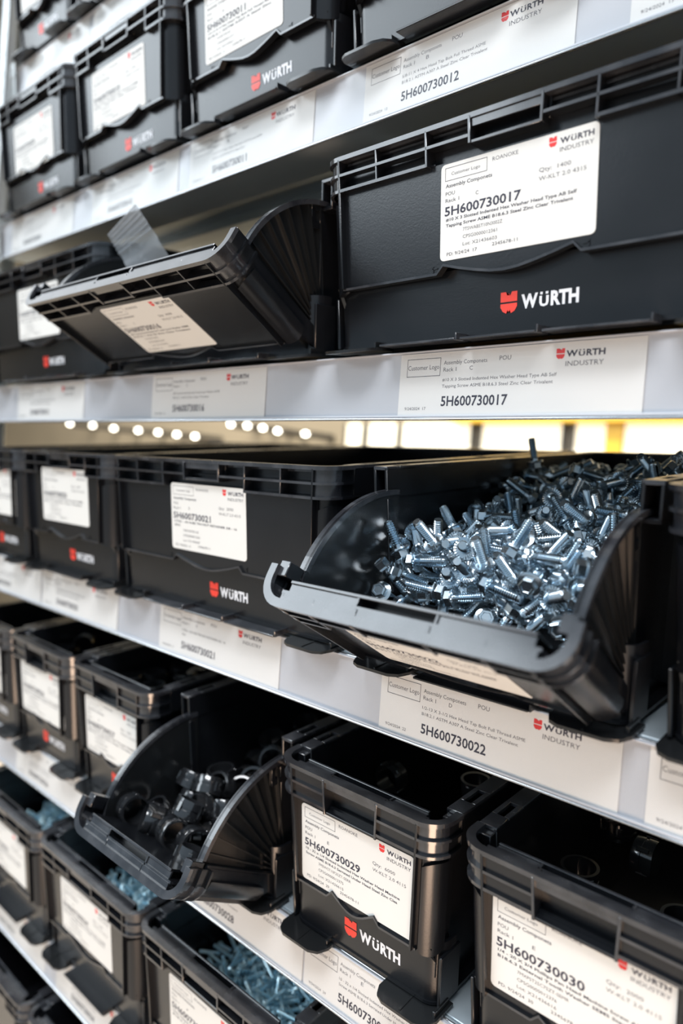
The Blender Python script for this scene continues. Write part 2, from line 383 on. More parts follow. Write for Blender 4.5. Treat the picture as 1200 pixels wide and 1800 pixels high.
def body_mesh(w):
    w2 = w/2; bm = new(); L = 392.0
    xi = w2-13.0
    box(bm, -w2+4, w2-4, YB-6, L, 1.5, 4.5, .4)                    # bottom
    for s in (-1, 1):
        x0, x1 = sorted((s*xi, s*(xi+2.2)))
        box(bm, x0, x1, YB, L, 3, 133, .4)                         # side wall
        x0, x1 = sorted((s*xi, s*(w2-1)))
        # rim: top plate with slots
        ys = [YB, YB+15, YB+33, YB+170, YB+188, YB+330, YB+348, L]
        for i in range(0, 7, 2): box(bm, x0, x1, ys[i], ys[i+1], 131.3, 134, .35)
        for i in range(1, 6, 2):
            box(bm, x0, x0+3.4, ys[i], ys[i+1], 131.3, 134, .2); box(bm, x1-3.4, x1, ys[i], ys[i+1], 131.3, 134, .2)
        x0, x1 = sorted((s*(w2-3.0), s*(w2-1)))
        box(bm, x0, x1, YB, L, 112, 132, .35)                      # outer skirt
        x0, x1 = sorted((s*xi, s*(w2-1)))
        box(bm, x0, x1, YB, L, 111, 113.4, .35)                    # ledge
        x0, x1 = sorted((s*(xi-.5), s*(xi+2.5)))
        for a in ((YB-12, YB+2, 110, 116), (YB-12, YB+2, 97, 102), (YB-12, YB-8, 101, 111), (YB-3, YB+2, 101, 111)): box(bm, x0, x1, *a, .3)   # catch plate with a square hole
        box(bm, *sorted((s*(xi-2), s*(xi+2.4))), YB-2, YB+4, 20, 112, .4)
        for yy in range(80, 380, 60):                              # side ribs
            box(bm, *sorted((s*(xi+2), s*(w2-3))), yy, yy+1.8, 8, 112)
        # hinge knuckles
        cyl(bm, (s*(w2-13), PIV[0], PIV[1]), (s*(w2-4), PIV[0], PIV[1]), 4.2, n=10)
        box(bm, *sorted((s*(w2-4.5), s*(w2-2.2))), 12, 34, 4, 40, .5)
    box(bm, -w2+4, w2-4, L-2.5, L, 3, 133, .4)                     # back
    box(bm, -w2+1, w2-1, L-13, L, 131.3, 134, .35)
    # lower front strip with rounded ends
    P = [(p[0], p[1]+12) for p in u_path(w2-3, 0, 12, 18)]; Q = [(p[0], p[1]+12) for p in u_path(w2-3, 2.4, 12, 18)]
    n = len(P); top = [min(46, 38+0*i) if 1 < i < n-2 else 46 for i in range(n)]
    P2 = [P[0], P[1]]+P[2:]; band(bm, P2, Q, 4, 47)
    # stand-off bead along the foot
    A = [(p[0], p[1]-1.2) for p in P]; 
    band(bm, A[1:-1], Q[1:-1], 3.0, 5.2)
    # thin middle lips
    if w > 160:
        m = w2-52; k = 3 if w > 290 else 1; seg = 2*m/k
        for i in range(k):
            x = -m+seg*i
            box(bm, x+1, x+seg-3, -2, 13, 1.2, 2.8, .4); box(bm, x+seg-3, x+seg-1.8, -1, 13, 1.2, 6, .3)
    for f in bm.faces:
        c = f.calc_center_median()
        if c.z > 131 or (c.z < 6.2 and c.y < 10 and w > 290): f.material_index = 1
    return finish(bm, 'bin_body', [M['plastic'], M['edge']], taper=.035, smooth=35)
def foot_mesh():
    bm = new()
    pts = [(-23, 14), (-23, -6), (-20, -12), (-14, -15), (12, -15), (19, -12), (23, -5), (23, 14)]
    prism(bm, pts, 0, 2.0, 'z')
    box(bm, 19, 21, -4, 12, 1.5, 6, .3); box(bm, -1, 0.2, -13, 12, 1.8, 2.5)
    for v in bm.verts: v.co.z -= max(0, -v.co.y)*.10
    return finish(bm, 'front_foot', M['plastic_gloss'], smooth=30)
LX = {148.5: -14, 198: -6, 297: -6}
BODY = {}; FLAP = {}; LEAF = {}
def mesh_for(cache, w, f):
    if w not in cache: cache[w] = f(w)
    return cache[w]
FOOT = foot_mesh()
bm = new(); put_brand(bm, 14, 5, 36, 8, .045); LETTER = flat(bm, 'printed_lettering', [M['body_white']])
bm = new(); put_emblem(bm, 0, -1.2, 11.2, 12.8); EMBLEM = flat(bm, 'printed_emblem', [M['body_red']])
def rot_about_hinge(o, deg):
    """turn a part of the flap forwards about the hinge line"""
    m = Matrix.Translation((0, PIV[0]*S, PIV[1]*S)) @ Matrix.Rotation(math.radians(deg), 4, 'X') @ Matrix.Translation((0, -PIV[0]*S, -PIV[1]*S))
    o.matrix_basis = m @ o.matrix_basis
def make_bin(x0, w, row, label, group, num=None, letter='C', lab_cx=None, dz=0.0, open_deg=0):
    z, y = SHELF[row]
    cx = x0+w/2
    root = link('storage_bin', None, loc=(cx, y-9.0, z+46.0))
    tag(root, label, 'bin', group)
    body = link('bin_body', mesh_for(BODY, w, body_mesh), root)
    flap = link('front_flap', mesh_for(FLAP, w, flap_mesh), root, label='flap swung open towards the camera' if open_deg else None)
    if open_deg: rot_about_hinge(flap, open_deg)
    for s in (-1, 1):
        if open_deg:
            k = (w, s)
            if k not in LEAF: LEAF[k] = fan_mesh(w, s)
            rot_about_hinge(link('flap_side_leaf', LEAF[k], flap, label='ribbed quarter-round side leaf'), 0)
        link('front_foot', FOOT, root, (s*(w/2-27), 10, 0.6))
    if row not in ('sixth', 'bottom'): link('printed_emblem', EMBLEM, body, (LX[w], 11.75, 17), label='red shield emblem')
    if row not in ('sixth', 'bottom'): link('printed_lettering', LETTER, body, (LX[w], 11.75, 17), label='white lettering')
    if num:
        lb = make_bin_label(root, num, letter, (lab_cx-cx) if lab_cx is not None else 0, 50.0+dz, y=4.6)
        if open_deg: rot_about_hinge(lb, open_deg)
    return root

# ---------------------------------------------------------------- shelves
SHELF = {'top': (434.0, 68.0), 'upper': (223.377, 35.203), 'middle': (5.236, 0.0), 'lower': (-208.914, -28.141),
         'fifth': (-423.276, -48.633), 'sixth': (-631.904, -69.207), 'bottom': (-838.0, -90.0)}
XL, XR = -1022.0, 330.0
STRIP_TILT = math.atan(4.337/43.402)
def make_shelf(row, label):
    z, y = SHELF[row]
    root = link('sloping_shelf', None, loc=(0, y, z)); tag(root, label, 'shelf', 'shelves of the rack')
    bm = new()
    box(bm, XL, XR, 9, 410, 40, 44.6, .5)
    box(bm, XL, XR, 6.2, 8.4, 1, 44, .4)
    box(bm, XL, XR, 6.2, 58, 1, 3, .4)
    box(bm, XL, XR, 56, 58, 1, 14, .5)
    for yy in (180, 300): box(bm, XL, XR, yy, yy+30, 30, 40, .5)
    box(bm, XL, XR, 408, 410, 20, 44, .5)
    link('shelf_panel', finish(bm, 'shelf_panel', M['steel']), root)
    bm = new(); sx = XR-XL
    box(bm, XL, XR, 0.6, 1.8, 0, 43, .2)
    box(bm, XL, XR, -1.6, 1.0, -0.6, 0.8, .3)
    box(bm, XL, XR, -1.6, 1.0, 42.8, 44.0, .3)
    h = link('label_holder', finish(bm, 'label_holder', M['holder']), root, label='pale grey label holder strip')
    h.rotation_euler = (-STRIP_TILT, 0, 0)
    bm = new(); box(bm, XL, XR, -1.3, -1.0, 0.8, 42.8)
    c = link('clear_cover', finish(bm, 'clear_cover', M['cover']), root, label='clear plastic cover over the labels')
    c.rotation_euler = (-STRIP_TILT, 0, 0)
    bm = new(); cyl(bm, (XL, 2.0, 43.4), (XR, 2.0, 43.4), 1.2, n=8); cyl(bm, (XL, -1.2, -1.6), (XR, -1.2, -1.6), 1.1, n=8)
    r = link('bright_rail', finish(bm, 'bright_rail', M['chrome'], smooth=50), root, label='thin bright edging rails')
    r.rotation_euler = (-STRIP_TILT, 0, 0)
    return root
def make_strip_label(row, x0, num, letter, label, wd=166.0, logo=True, text=True):
    z, y = SHELF[row]; Hh = 41.4
    bm = new(); box(bm, 0, wd, -0.2, 0.1, 0, Hh)
    o = link('shelf_label', finish(bm, 'shelf_label', M['card']), None, (x0, y, z)); tag(o, label, 'label', 'printed labels in the shelf edges')
    o.matrix_basis = Matrix.Translation((x0*S, y*S, z*S)) @ Matrix.Rotation(-STRIP_TILT, 4, 'X') @ Matrix.Translation((0, 0.1*S, 0.9*S))
    X = lambda u: u*wd
    Z = lambda v: Hh*(1-v)
    d1, d2 = DESC.get(num, ('Hex Head Tap Bolt Full Thread ASME Grade 5', 'B18.2.1 Steel Zinc Clear Trivalent'))
    bm = new()
    put_frame(bm, X(.035), X(.20), Z(.375), Z(.085), .35)
    put_text(bm, 'Customer Logo', X(.04), Z(.225), 25.5, 3.3, slot=1)
    put_text(bm, 'Assembly Componets', X(.215), Z(.17), 32.5, 2.7, slot=1)
    put_text(bm, 'POU', X(.463), Z(.155), 8, 2.9, slot=1)
    put_text(bm, 'Rack 1', X(.215), Z(.28), 10, 2.7, slot=1)
    put_text(bm, letter, X(.335), Z(.275), 2.4, 2.7, slot=1)
    put_text(bm, d1, X(.213), Z(.44), min(80, 1.52*len(d1)), 2.15, slot=1)
    put_text(bm, d2, X(.213), Z(.54), min(78, 1.52*len(d2)), 2.15, slot=1)
    put_text(bm, '5H6007300'+num, X(.213), Z(.775), 49, 6.6, .02)
    put_text(bm, '9/24/2024  '+num, X(.035), Z(.89), 17.5, 2.1, slot=1)
    put_brand(bm, X(.725), Z(.16), 23, 3.6, .035)
    put_text(bm, 'INDUSTRY', X(.725), Z(.30), 22.5, 3.0, slot=1)
    link('label_text', flat(bm, 'label_text', [M['ink'], M['grey_ink']]), o, (0, -0.26, 0))
    bm = new(); put_emblem(bm, X(.688), Z(.235), 5.2, 6.2)
    link('label_emblem', flat(bm, 'label_emblem', [M['red']]), o, (0, -0.26, 0), label='red two-part shield emblem')
    return o

make_shelf('top', 'highest grey steel shelf edge, cropped by the top left corner')
make_shelf('upper', 'grey steel shelf carrying the row of bright reflecting closed bins, dark underside showing')
make_shelf('middle', 'steel shelf just above eye level carrying the tipped bin with the clear bag')
make_shelf('lower', 'steel shelf under the open bin full of shiny flange bolts')
make_shelf('fifth', 'steel shelf carrying the narrow bins of black plastic rings')
make_shelf('sixth', 'steel shelf edge crossing the bottom left corner under blue screw bins')
make_shelf('bottom', 'lowest steel shelf in the dark bottom left corner')

# rack uprights lean with the shelves' stepped fronts (vertical once the scene is turned)
def upright(y0, label):
    bm = new(); z0, z1 = -1430, 900
    for a in ((0, 2, 0, 34), (0, 24, 0, 2), (0, 12, 32, 34), (22, 24, 0, 12)):
        box(bm, a[0], a[1], a[2], a[3], z0, z1, .4)
    for z in range(-1400, 880, 25):
        cyl(bm, (12, -0.6, z), (12, 0.2, z), 3.2, n=8)
    for v in bm.verts: v.co.y += .12*v.co.z
    o = link('rack_upright', finish(bm, 'rack_upright', M['post']), None, (-1050, y0, 0)); tag(o, label, 'rack post', 'uprights of the rack')
upright(2, 'pale galvanised steel upright at the left front of the rack')
def bracket(row, label):
    z, y = SHELF[row]
    bm = new(); box(bm, -1026, -1012, -3.2, -1.8, -4, 48, .3)
    for zz in (8, 32): cyl(bm, (-1019, -4.6, zz), (-1019, -3, zz), 3.4, 4, n=10)
    o = link('shelf_bracket', finish(bm, 'shelf_bracket', M['post']), None, (0, y, z)); tag(o, label, 'bracket', 'end brackets of the shelves')
bracket('upper', 'riveted end bracket joining the upper shelf edge to the upright')
bracket('top', 'riveted end bracket joining the highest shelf edge to the upright')

# ---------------------------------------------------------------- bins, row by row
RB = 'bins on the upper shelf'; RC = 'bins on the middle shelf'; RD = 'bins on the lower shelf'; RE = 'narrow bins of rings'; RF = 'bins of blue zinc screws'; RT_ = 'bins on the highest shelf'
make_bin(-1010, 148.5, 'top', 'black bin at the rack upright on the highest shelf, top left corner', RT_, '05', 'A', -930)
make_bin(-858, 198, 'top', 'black bin second from the upright on the highest shelf, only its foot showing', RT_, '06', 'A')
make_bin(-997, 198, 'upper', 'black closed bin beside the rack upright on the upper shelf', RB, '09', 'B', -898, -6)
make_bin(-796, 198, 'upper', 'black closed bin second from the upright on the upper shelf', RB, '10', 'B', -703, -2.8)
make_bin(-593, 198, 'upper', 'black closed bin with label ending 011 on the upper shelf', RB, '11', 'B', -503, 1.7)
make_bin(-389, 198, 'upper', 'black bin with a large red emblem cropped by the top edge', RB, '12', 'B')
make_bin(-982, 297, 'middle', 'black closed bin half hidden behind the tipped open bin', RC, '15', 'C', -833, 0)
make_bin(-680.5, 297, 'middle', 'black bin with its front tipped open and a clear bag sticking out', RC, '16', 'C', -530, 0, open_deg=56)
make_bin(-373.5, 297, 'middle', 'large black closed bin with white label ending 017', RC, '17', 'C', -220.5, 1.7)
make_bin(-984, 148.5, 'lower', 'black closed bin cut by the left edge on the lower shelf', RD, '19', 'D', -905, 4)
make_bin(-833, 198, 'lower', 'black closed bin left of the one with label ending 021', RD, '20', 'D', -733, 8)
make_bin(-633.5, 297, 'lower', 'wide black closed bin with label ending 021, partly behind an open flap', RD, '21', 'D', -483.8, 4.3)
make_bin(-321, 198, 'lower', 'open black bin overflowing with zinc flange bolts', RD, '22', 'D', -225, 0, open_deg=56)
make_bin(-119, 198, 'lower', 'black bin cut by the right edge beside the bin of bolts', RD, '23', 'D')
make_bin(-993, 148.5, 'fifth', 'narrow black bin cut by the left edge', RE, '25', 'E', -915)
make_bin(-844.5, 148.5, 'fifth', 'narrow black bin, second left of the tipped ring bin', RE, '26', 'E', -767, -1.5)
make_bin(-693.5, 148.5, 'fifth', 'narrow black bin directly left of the tipped ring bin', RE, '27', 'E', -617, -4)
make_bin(-531, 148.5, 'fifth', 'narrow black bin tipped open showing black plastic rings', RE, '28', 'E', open_deg=58)
make_bin(-376, 148.5, 'fifth', 'narrow black bin with label ending 029 and nearly empty inside', RE, '29', 'E', -300.5, -3.1)
make_bin(-217.5, 148.5, 'fifth', 'narrow black bin with label ending 030 at the bottom right', RE, '30', 'E', -142.7, .5)
make_bin(-947, 198, 'sixth', 'black bin of blue screws cut by the left edge near the bottom', RF, '33', 'F', -840)
make_bin(-748, 198, 'sixth', 'black bin of blue screws below the tipped ring bin', RF, '34', 'F', -649)
make_bin(-547, 198, 'sixth', 'black bin of blue screws at the bottom centre', RF, '35', 'F', -448)
make_bin(-960, 198, 'bottom', 'dark bin in the bottom left corner, nearest the upright', 'bins on the lowest shelf')
make_bin(-758, 198, 'bottom', 'dark bin in the bottom left corner, second from the upright', 'bins on the lowest shelf')

# ---------------------------------------------------------------- labels in the shelf edges
def sl(row, x0, num, let, label, **k): make_strip_label(row, x0, num, let, label, **k)
sl('upper', -370.7, '12', 'B', 'white shelf label ending 012, right of the washed-out one')
sl('upper', -590, '11', 'B', 'washed-out shelf label ending 011 under the third closed bin')
sl('upper', -775, '10', 'B', 'blurred shelf label on the upper edge left of the one ending 011')
sl('upper', -985, '09', 'B', 'blurred shelf label nearest the upright on the upper edge')
sl('upper', -172, '13', 'B', 'shelf label cropped by the top right corner')
sl('middle', -307.9, '17', 'C', 'white shelf label ending 017 on the eye-level edge')
sl('middle', -612.7, '16', 'C', 'white shelf label ending 016 under the tipped bin')
sl('middle', -913, '15', 'C', 'blurred shelf label at the left end of the eye-level edge')
sl('lower', -300.2, '22', 'D', 'white shelf label ending 022 under the bin of bolts')
sl('lower', -568.7, '21', 'D', 'white shelf label ending 021 on the lower edge')
sl('lower', -810, '20', 'D', 'blurred shelf label left of the one ending 021')
sl('lower', -980, '19', 'D', 'blurred shelf label cut by the left edge on the lower edge')
sl('lower', -120, '23', 'D', 'shelf label cut by the right edge below the bolts')
sl('fifth', -356, '29', 'E', 'tan-lit shelf label with a framed customer box under the bin ending 029')
sl('fifth', -524, '28', 'E', 'tan-lit shelf label ending 028 under the tipped ring bin')
sl('fifth', -692, '27', 'E', 'blurred shelf label below the bin left of the tipped ring bin')
sl('fifth', -860, '26', 'E', 'blurred tan-lit shelf label two to the left of the one ending 028')
sl('fifth', -188, '30', 'E', 'shelf label below the bin ending 030, cut by the bottom')
sl('sixth', -735, '34', 'F', 'blurred shelf label at the bottom left, nearer the camera')
sl('sixth', -930, '33', 'F', 'blurred shelf label at the bottom left, farther along')
sl('top', -990, '05', 'A', 'blurred shelf label on the highest edge by the upright')
sl('top', -815, '06', 'A', 'blurred shelf label on the highest edge, cut by the top')

# ---------------------------------------------------------------- small parts lying in the bins
# poses: x, y, z in tenths of a millimetre from the bin, then a quaternion in hundredths
POSE = {}
POSE['bolts22'] = ("596,63,375,77,-7,-15,62;749,150,747,9,87,-48,-5;107,48,679,74,-24,-60,21;223,60,527,31,-25,-1,-92;323,163,870,42,44,-57,-56;177,157,906,7,-20,-93,32;369,93,259,22,39,84,30;750,77,451,58,40,30,-65;115,137,259,80,-28,48,-23;-154,65,569,9,-75,-17,63;13,102,794,11,-37,-89,-25;744,221,507,16,59,-71,35;-260,60,351,48,34,35,73;306,132,438,6,-84,32,43;-309,63,587,14,-75,1,-65;-466,94,755,64,-16,-73,19;535,69,517,61,71,27,-22;284,873,1014,16,-63,-62,-44;-558,60,446,70,-38,-39,46;-621,105,811,24,52,81,14;-385,146,881,28,-79,-47,-26;614,186,833,75,49,-42,-14;629,77,742,61,-57,-55,3;172,160,730,34,-92,-12,-13;661,686,866,9,-42,-90,8;748,697,735,27,-68,61,31;474,61,671,49,-12,-80,-32;537,749,884,1,90,-43,3;676,126,601,25,-74,46,42;344,55,736,57,59,48,-32;746,975,984,23,-46,85,9;-128,100,420,32,32,-89,10;749,843,927,26,-34,-82,-37;672,244,347,79,-26,-32,-46;474,174,773,39,81,36,-25;-220,100,226,6,65,-5,76;536,966,1049,24,68,32,61;607,326,874,3,-72,-16,68;-595,64,664,41,51,21,-73;-421,1449,1080,37,-87,21,-24;-133,1714,1271,70,21,-56,38;-135,161,720,32,-38,-77,-40;-714,109,232,18,-23,-71,63;470,1657,1181,23,88,-30,29;734,470,674,78,-24,51,-27;544,1523,1119,12,-32,-57,-75;-742,96,671,21,-18,-30,91;524,263,436,57,16,54,60;190,1698,1211,68,-65,-15,-30;-83,556,939,66,-65,34,16;-25,78,324,47,-3,56,-68;282,447,853,2,82,-42,-40;52,78,467,84,48,18,18;-525,598,900,8,-76,52,-39;532,183,312,58,-74,3,-34;326,1694,1178,35,-6,41,84;-742,2173,1306,10,55,83,4;-750,77,509,63,30,42,-58;315,609,936,71,-57,34,-23;394,185,653,74,-35,41,41;-445,137,503,16,1,11,-98;-505,92,247,11,93,-17,30;721,1225,1003,17,89,34,-24;-693,64,380,16,18,70,-67;47,1150,958,33,1,94,-6;-279,187,655,6,-44,71,55;726,482,530,83,-24,46,-22;-73,1478,1092,12,49,-80,-31;-496,998,956,67,38,-60,-22;-737,2073,1185,74,-16,-65,-2;-133,128,874,61,-66,-43,-6;-536,2142,1197,34,73,-41,-43;-657,316,902,72,-54,-15,41;391,934,915,25,-92,9,28;-281,258,879,34,-21,-71,-58;352,1892,1286,29,-67,-58,-37;478,1986,1287,12,-36,-18,91;271,1179,1013,17,-53,79,25;-46,249,791,10,-40,90,-15;508,1855,1192,19,64,-5,74;389,373,781,19,80,-55,-15;-405,1181,942,26,92,23,16;733,356,461,63,31,40,58;225,716,901,44,-62,63,14;-223,1352,958,59,-77,-23,12;-264,155,470,76,26,-58,12;55,1500,1043,25,-41,-82,-31;-479,331,819,12,-6,-98,-15;157,1987,1230,3,-77,-49,41;-677,1135,974,67,-17,-48,-55;-203,1416,1084,1,38,-57,-72;-318,1532,986,76,-64,6,-9;545,189,651,31,55,-46,63;85,2191,1284,71,-49,18,-48;360,1454,1059,12,-10,70,69;-224,966,831,6,98,11,12;667,824,790,88,-43,21,4;-267,1791,1146,50,-27,-74,-36;-605,1272,966,15,-72,50,45;221,1461,1033,22,60,-57,52;-404,1759,1099,47,-51,42,59;-460,1399,899,24,-94,-26,0;-371,294,621,72,4,68,12;260,2375,1275,4,89,-17,-42;-388,497,856,48,77,-35,21;-466,787,858,39,79,39,26;-555,1787,1106,39,16,78,46;616,354,558,36,-30,51,72;-347,364,778,4,88,29,-37;-389,886,913,48,14,-62,-60;249,173,302,25,27,91,20;122,301,803,27,63,-42,-60;72,240,469,13,15,-87,-44;-251,532,911,67,24,-60,35;424,321,516,50,-68,39,37;392,712,848,63,-41,-61,-26;-404,228,739,32,61,42,58;-161,216,575,28,59,-15,74;-341,211,297,1,91,41,7;-35,1410,975,37,-92,-9,-2;-623,1469,1039,2,93,7,-35;6,1685,1127,65,-71,-15,23;333,288,383,18,-85,-48,-11;-747,1871,1118,38,-50,-52,-58;109,718,817,9,6,98,18;121,382,918,77,35,23,-47;658,1118,920,4,-21,-90,-37;-138,375,845,73,6,-68,0;-125,289,332,62,-11,-75,17;278,857,873,63,-10,-10,-76;-11,277,575,23,-84,43,22;390,2263,1192,0,-84,54,0;-498,2369,1201,2,-84,-25,48;-254,2440,1191,4,-59,25,77;460,1154,992,27,44,51,68;-581,304,351,36,-92,-4,-14;-497,3034,1190,13,11,63,76;187,967,904,0,2,97,-23;-716,2275,1190,7,63,-14,-76;-740,2558,1192,47,66,47,-35;292,390,669,48,-58,54,-37;679,626,632,14,-26,91,30;-739,258,805,77,-45,-6,45;-124,323,664,7,53,82,22;-491,1655,1024,68,-45,12,57;-564,2629,1192,43,61,-54,-38;-749,278,301,60,-63,42,25;89,1825,1189,72,67,9,15;731,1543,1157,85,-42,-4,-31;-264,1662,1066,52,50,-48,-50;-92,1294,899,17,-34,65,66;-9,529,825,47,64,-58,-20;-645,369,770,3,71,-52,47;257,253,634,76,-13,64,8;-44,364,451,83,1,49,-26;-510,1149,830,4,-92,-35,-18;244,537,723,54,78,-21,25;-356,1046,842,51,71,-49,-5;211,285,499,53,68,-46,-19;623,930,897,19,-71,-20,-65;519,2134,1318,19,-61,41,65;574,1286,990,46,74,-9,47;-746,1114,852,64,39,-49,44;-201,1910,1192,25,38,-47,-76;-750,348,443,14,-69,71,3;184,303,361,17,34,60,71;-664,2421,1193,22,63,11,-74;-434,288,487,56,-18,78,20;679,365,751,75,-47,-23,-40;-159,2067,1193,2,69,-27,67;110,1382,970,40,14,41,81;-561,412,575,45,-26,85,12;-681,3098,1192,32,4,81,-49;-747,1565,948,17,-7,-77,-61;276,1077,866,46,32,81,-15;-432,319,344,17,-31,-31,-88;108,345,595,30,-61,71,15;-320,3049,1190,4,4,64,77;-631,305,514,22,-63,72,19;-486,380,688,14,44,62,64;-412,463,577,11,56,-70,-44;-705,564,846,60,46,-48,45;509,1096,873,53,-25,61,-54;-526,535,651,45,82,17,30;-261,608,636,59,51,40,-48;-369,443,405,20,-91,-34,15;-191,399,538,75,20,-31,54;-166,2595,1191,14,29,77,-56;-611,1596,976,42,32,83,-16;-724,3324,1190,43,-62,18,64;-455,2770,1189,70,64,12,-29;-338,2316,1193,46,-22,60,62;397,1281,957,87,-22,43,-3;-198,1226,843,21,-61,47,60;-563,683,795,78,11,-61,-12;-175,589,745,51,79,31,-15;392,525,819,73,63,12,25;-162,444,722,49,38,-68,-39;-15,442,569,32,-55,58,-50;-581,537,405,75,-28,-42,-43",
 "-276,346,367,38,-50,-78,8;-741,498,370,33,10,-77,54;-41,546,477,76,-22,-41,-45;137,414,440,33,-37,-85,16;-610,717,481,31,65,3,70;-442,569,458,40,-61,-38,-57;-267,538,449,11,-56,-80,-19;93,587,521,49,2,74,-46;347,503,506,15,-79,28,-52;-747,866,542,31,88,-29,21;-601,830,559,25,-53,75,30;-472,781,558,62,-62,37,31;-309,667,502,23,61,6,75;-155,712,552,87,-48,-3,-9;86,741,608,7,44,68,-58;361,705,627,36,71,-9,59;501,496,524,25,-45,85,14;505,623,601,23,58,59,-51;-434,1033,685,62,74,26,5;-357,846,613,1,-16,86,49;-294,1038,715,5,4,-61,-79;-42,801,620,69,25,67,-5;106,498,643,14,-94,21,24;346,984,783,76,-43,3,-49;492,972,802,0,64,-12,-76;-675,1163,722,76,-61,10,18;-93,811,831,74,62,21,-16;-151,958,706,8,-4,79,60;472,748,739,84,33,44,6;-699,980,788,57,-37,-73,-1;-363,1167,773,74,1,-67,-7;-328,823,771,43,-53,66,29;205,672,640,33,82,-37,28;-588,1311,820,37,62,-62,31;-564,1027,750,34,-31,37,81;-21,1000,746,18,-60,52,57;-14,721,747,14,40,46,-78;6,1121,822,53,-56,-60,-22;186,951,757,17,-59,-67,-42;-335,1307,859,38,45,57,58;652,1910,1246,39,0,-89,22;161,2123,1190,64,-53,36,-43;522,2227,1203,5,14,60,79;721,2026,1191,22,56,-41,68;341,3050,1192,16,67,-46,56;137,2407,1192,64,69,31,-14;369,2421,1190,71,5,64,-30;523,2466,1190,40,-5,-64,-66;732,2415,1195,26,-82,-9,-50;-742,585,506,42,-51,-50,56;566,445,812,85,-21,-6,-48;-733,709,573,63,-10,-74,-21;-62,632,624,25,27,46,80;419,534,680,84,10,53,-4;-746,610,715,24,15,61,-74;-400,595,679,75,44,49,-5;-310,490,723,42,89,-18,-5;572,586,794,14,-39,25,-88;-648,890,680,19,-90,28,28;80,618,711,65,-56,43,-27;-748,1310,911,43,17,-57,68;-471,803,711,50,84,-6,-17;-177,1544,1012,73,-41,16,52;253,1335,970,13,-53,-28,-79;301,2026,1193,7,6,-64,77;699,2236,1213,12,-51,63,58;131,3430,1194,38,-76,-30,43;176,2269,1190,28,54,34,71;95,3144,1190,75,-32,-55,-16;360,2561,1222,25,57,2,78;467,2649,1192,0,100,1,0;615,2596,1190,11,-9,63,-76;-679,458,513,44,-19,5,88;-748,849,776,21,-95,-18,13;747,1809,1203,13,13,98,6;-43,2930,1190,2,60,22,-77;-40,2498,1192,50,-64,47,36;637,3548,1192,0,78,62,0;657,3295,1192,3,-51,64,-58;656,2934,1193,64,62,15,-42;480,2373,1287,39,89,-23,2;-734,475,642,9,79,-28,-54;-577,525,792,66,14,-60,-44")
POSE['rings28'] = ("494,-69,385,9,71,20,67;384,-456,564,9,33,-90,26;-490,-412,597,67,-17,-73,4;458,258,456,36,-88,29,10;38,-376,578,71,-7,65,-27;378,-206,468,18,-56,-32,74;453,512,642,1,65,46,-61;465,1114,600,42,-59,38,-58;17,-210,703,24,72,-62,19;-262,-383,583,5,33,41,-85;-128,823,696,78,26,51,-26;459,56,535,21,57,-74,30;249,1757,815,13,-66,73,15;489,376,294,65,33,67,17;205,316,517,5,-30,-93,-20;443,596,434,87,34,7,35;-194,144,687,63,-10,-31,-70;212,-318,543,62,11,-74,-23;263,966,540,56,72,34,24;498,2266,924,71,14,-69,-5;446,859,513,59,22,-25,-73;345,426,603,49,76,-24,-35;-388,1532,720,92,19,-7,33;110,76,454,80,-30,-7,51;-17,166,535,21,12,-24,-94;-418,1092,691,18,4,-19,96;-307,1313,628,82,17,-11,54;-238,311,590,11,-15,-88,-43;-245,700,497,6,-59,64,50;165,1154,617,41,-6,56,71;-75,1228,593,19,-96,-19,-4;11,441,521,61,-11,55,-57;-102,-13,574,52,-51,64,24;22,1014,503,19,-93,30,6;-462,164,637,34,-12,-30,-88;-453,484,563,4,-95,31,-2;-460,934,524,77,-50,-23,-31;361,130,258,57,53,-7,62;-182,494,500,65,0,40,-65;-450,-206,490,24,-72,64,9;3,809,472,83,-54,14,6;227,625,550,60,62,50,12;70,-139,445,4,38,65,66;-334,68,529,93,-32,6,16;-204,974,562,43,-77,40,-25;-460,771,401,20,-98,-8,-2;292,-43,366,86,49,1,15;-150,-246,494,72,46,39,32;240,746,390,18,-91,36,7;-460,1136,554,32,7,19,-93;9,321,282,65,69,-28,-16;-206,227,359,73,2,11,-67;303,399,322,76,15,-47,-42;163,466,349,24,83,27,43",
 "-234,226,209,5,21,-98,-7;-47,33,259,93,-27,7,25;-472,70,309,23,-51,26,-79;-19,649,349,6,-28,94,19;-193,481,279,0,0,-20,98;-322,-44,370,7,-73,-1,68;171,207,231,68,-11,-67,-27;-459,337,218,20,-98,-3,-1;-373,539,362,29,-63,7,72;-463,311,417,13,-1,-6,-99")
POSE['rings27'] = ("450,382,1102,20,37,-23,-88;283,234,953,63,63,32,-32;122,995,1084,60,16,-69,-38;442,1009,1034,0,35,-94,0;-214,301,1075,77,-16,-43,-45;68,297,1070,12,-95,19,-21;184,1313,1034,0,37,93,0;-380,800,1034,0,33,-95,0;-50,572,1034,8,0,0,-100;-79,1316,1084,54,-70,-6,-45;-350,1132,1034,0,84,-54,0;-463,555,1034,61,0,0,-79;-86,1004,1034,52,0,0,-85",
 "")
POSE['rings26'] = ("-49,288,1061,63,32,-63,-32;446,742,1084,56,-10,70,-43;231,1304,1084,16,-62,34,69;-415,807,1084,71,49,51,2;461,1496,1084,65,-65,-27,-27;414,288,1061,44,81,34,-18;315,534,1034,92,0,0,39;-294,252,955,8,-10,-76,-64;-100,1263,1034,0,-24,-97,0;-432,546,1034,0,-58,-81,0;-130,1689,1034,94,0,0,-35;-370,1381,1034,96,0,0,27;61,988,1034,7,0,0,100",
 "")
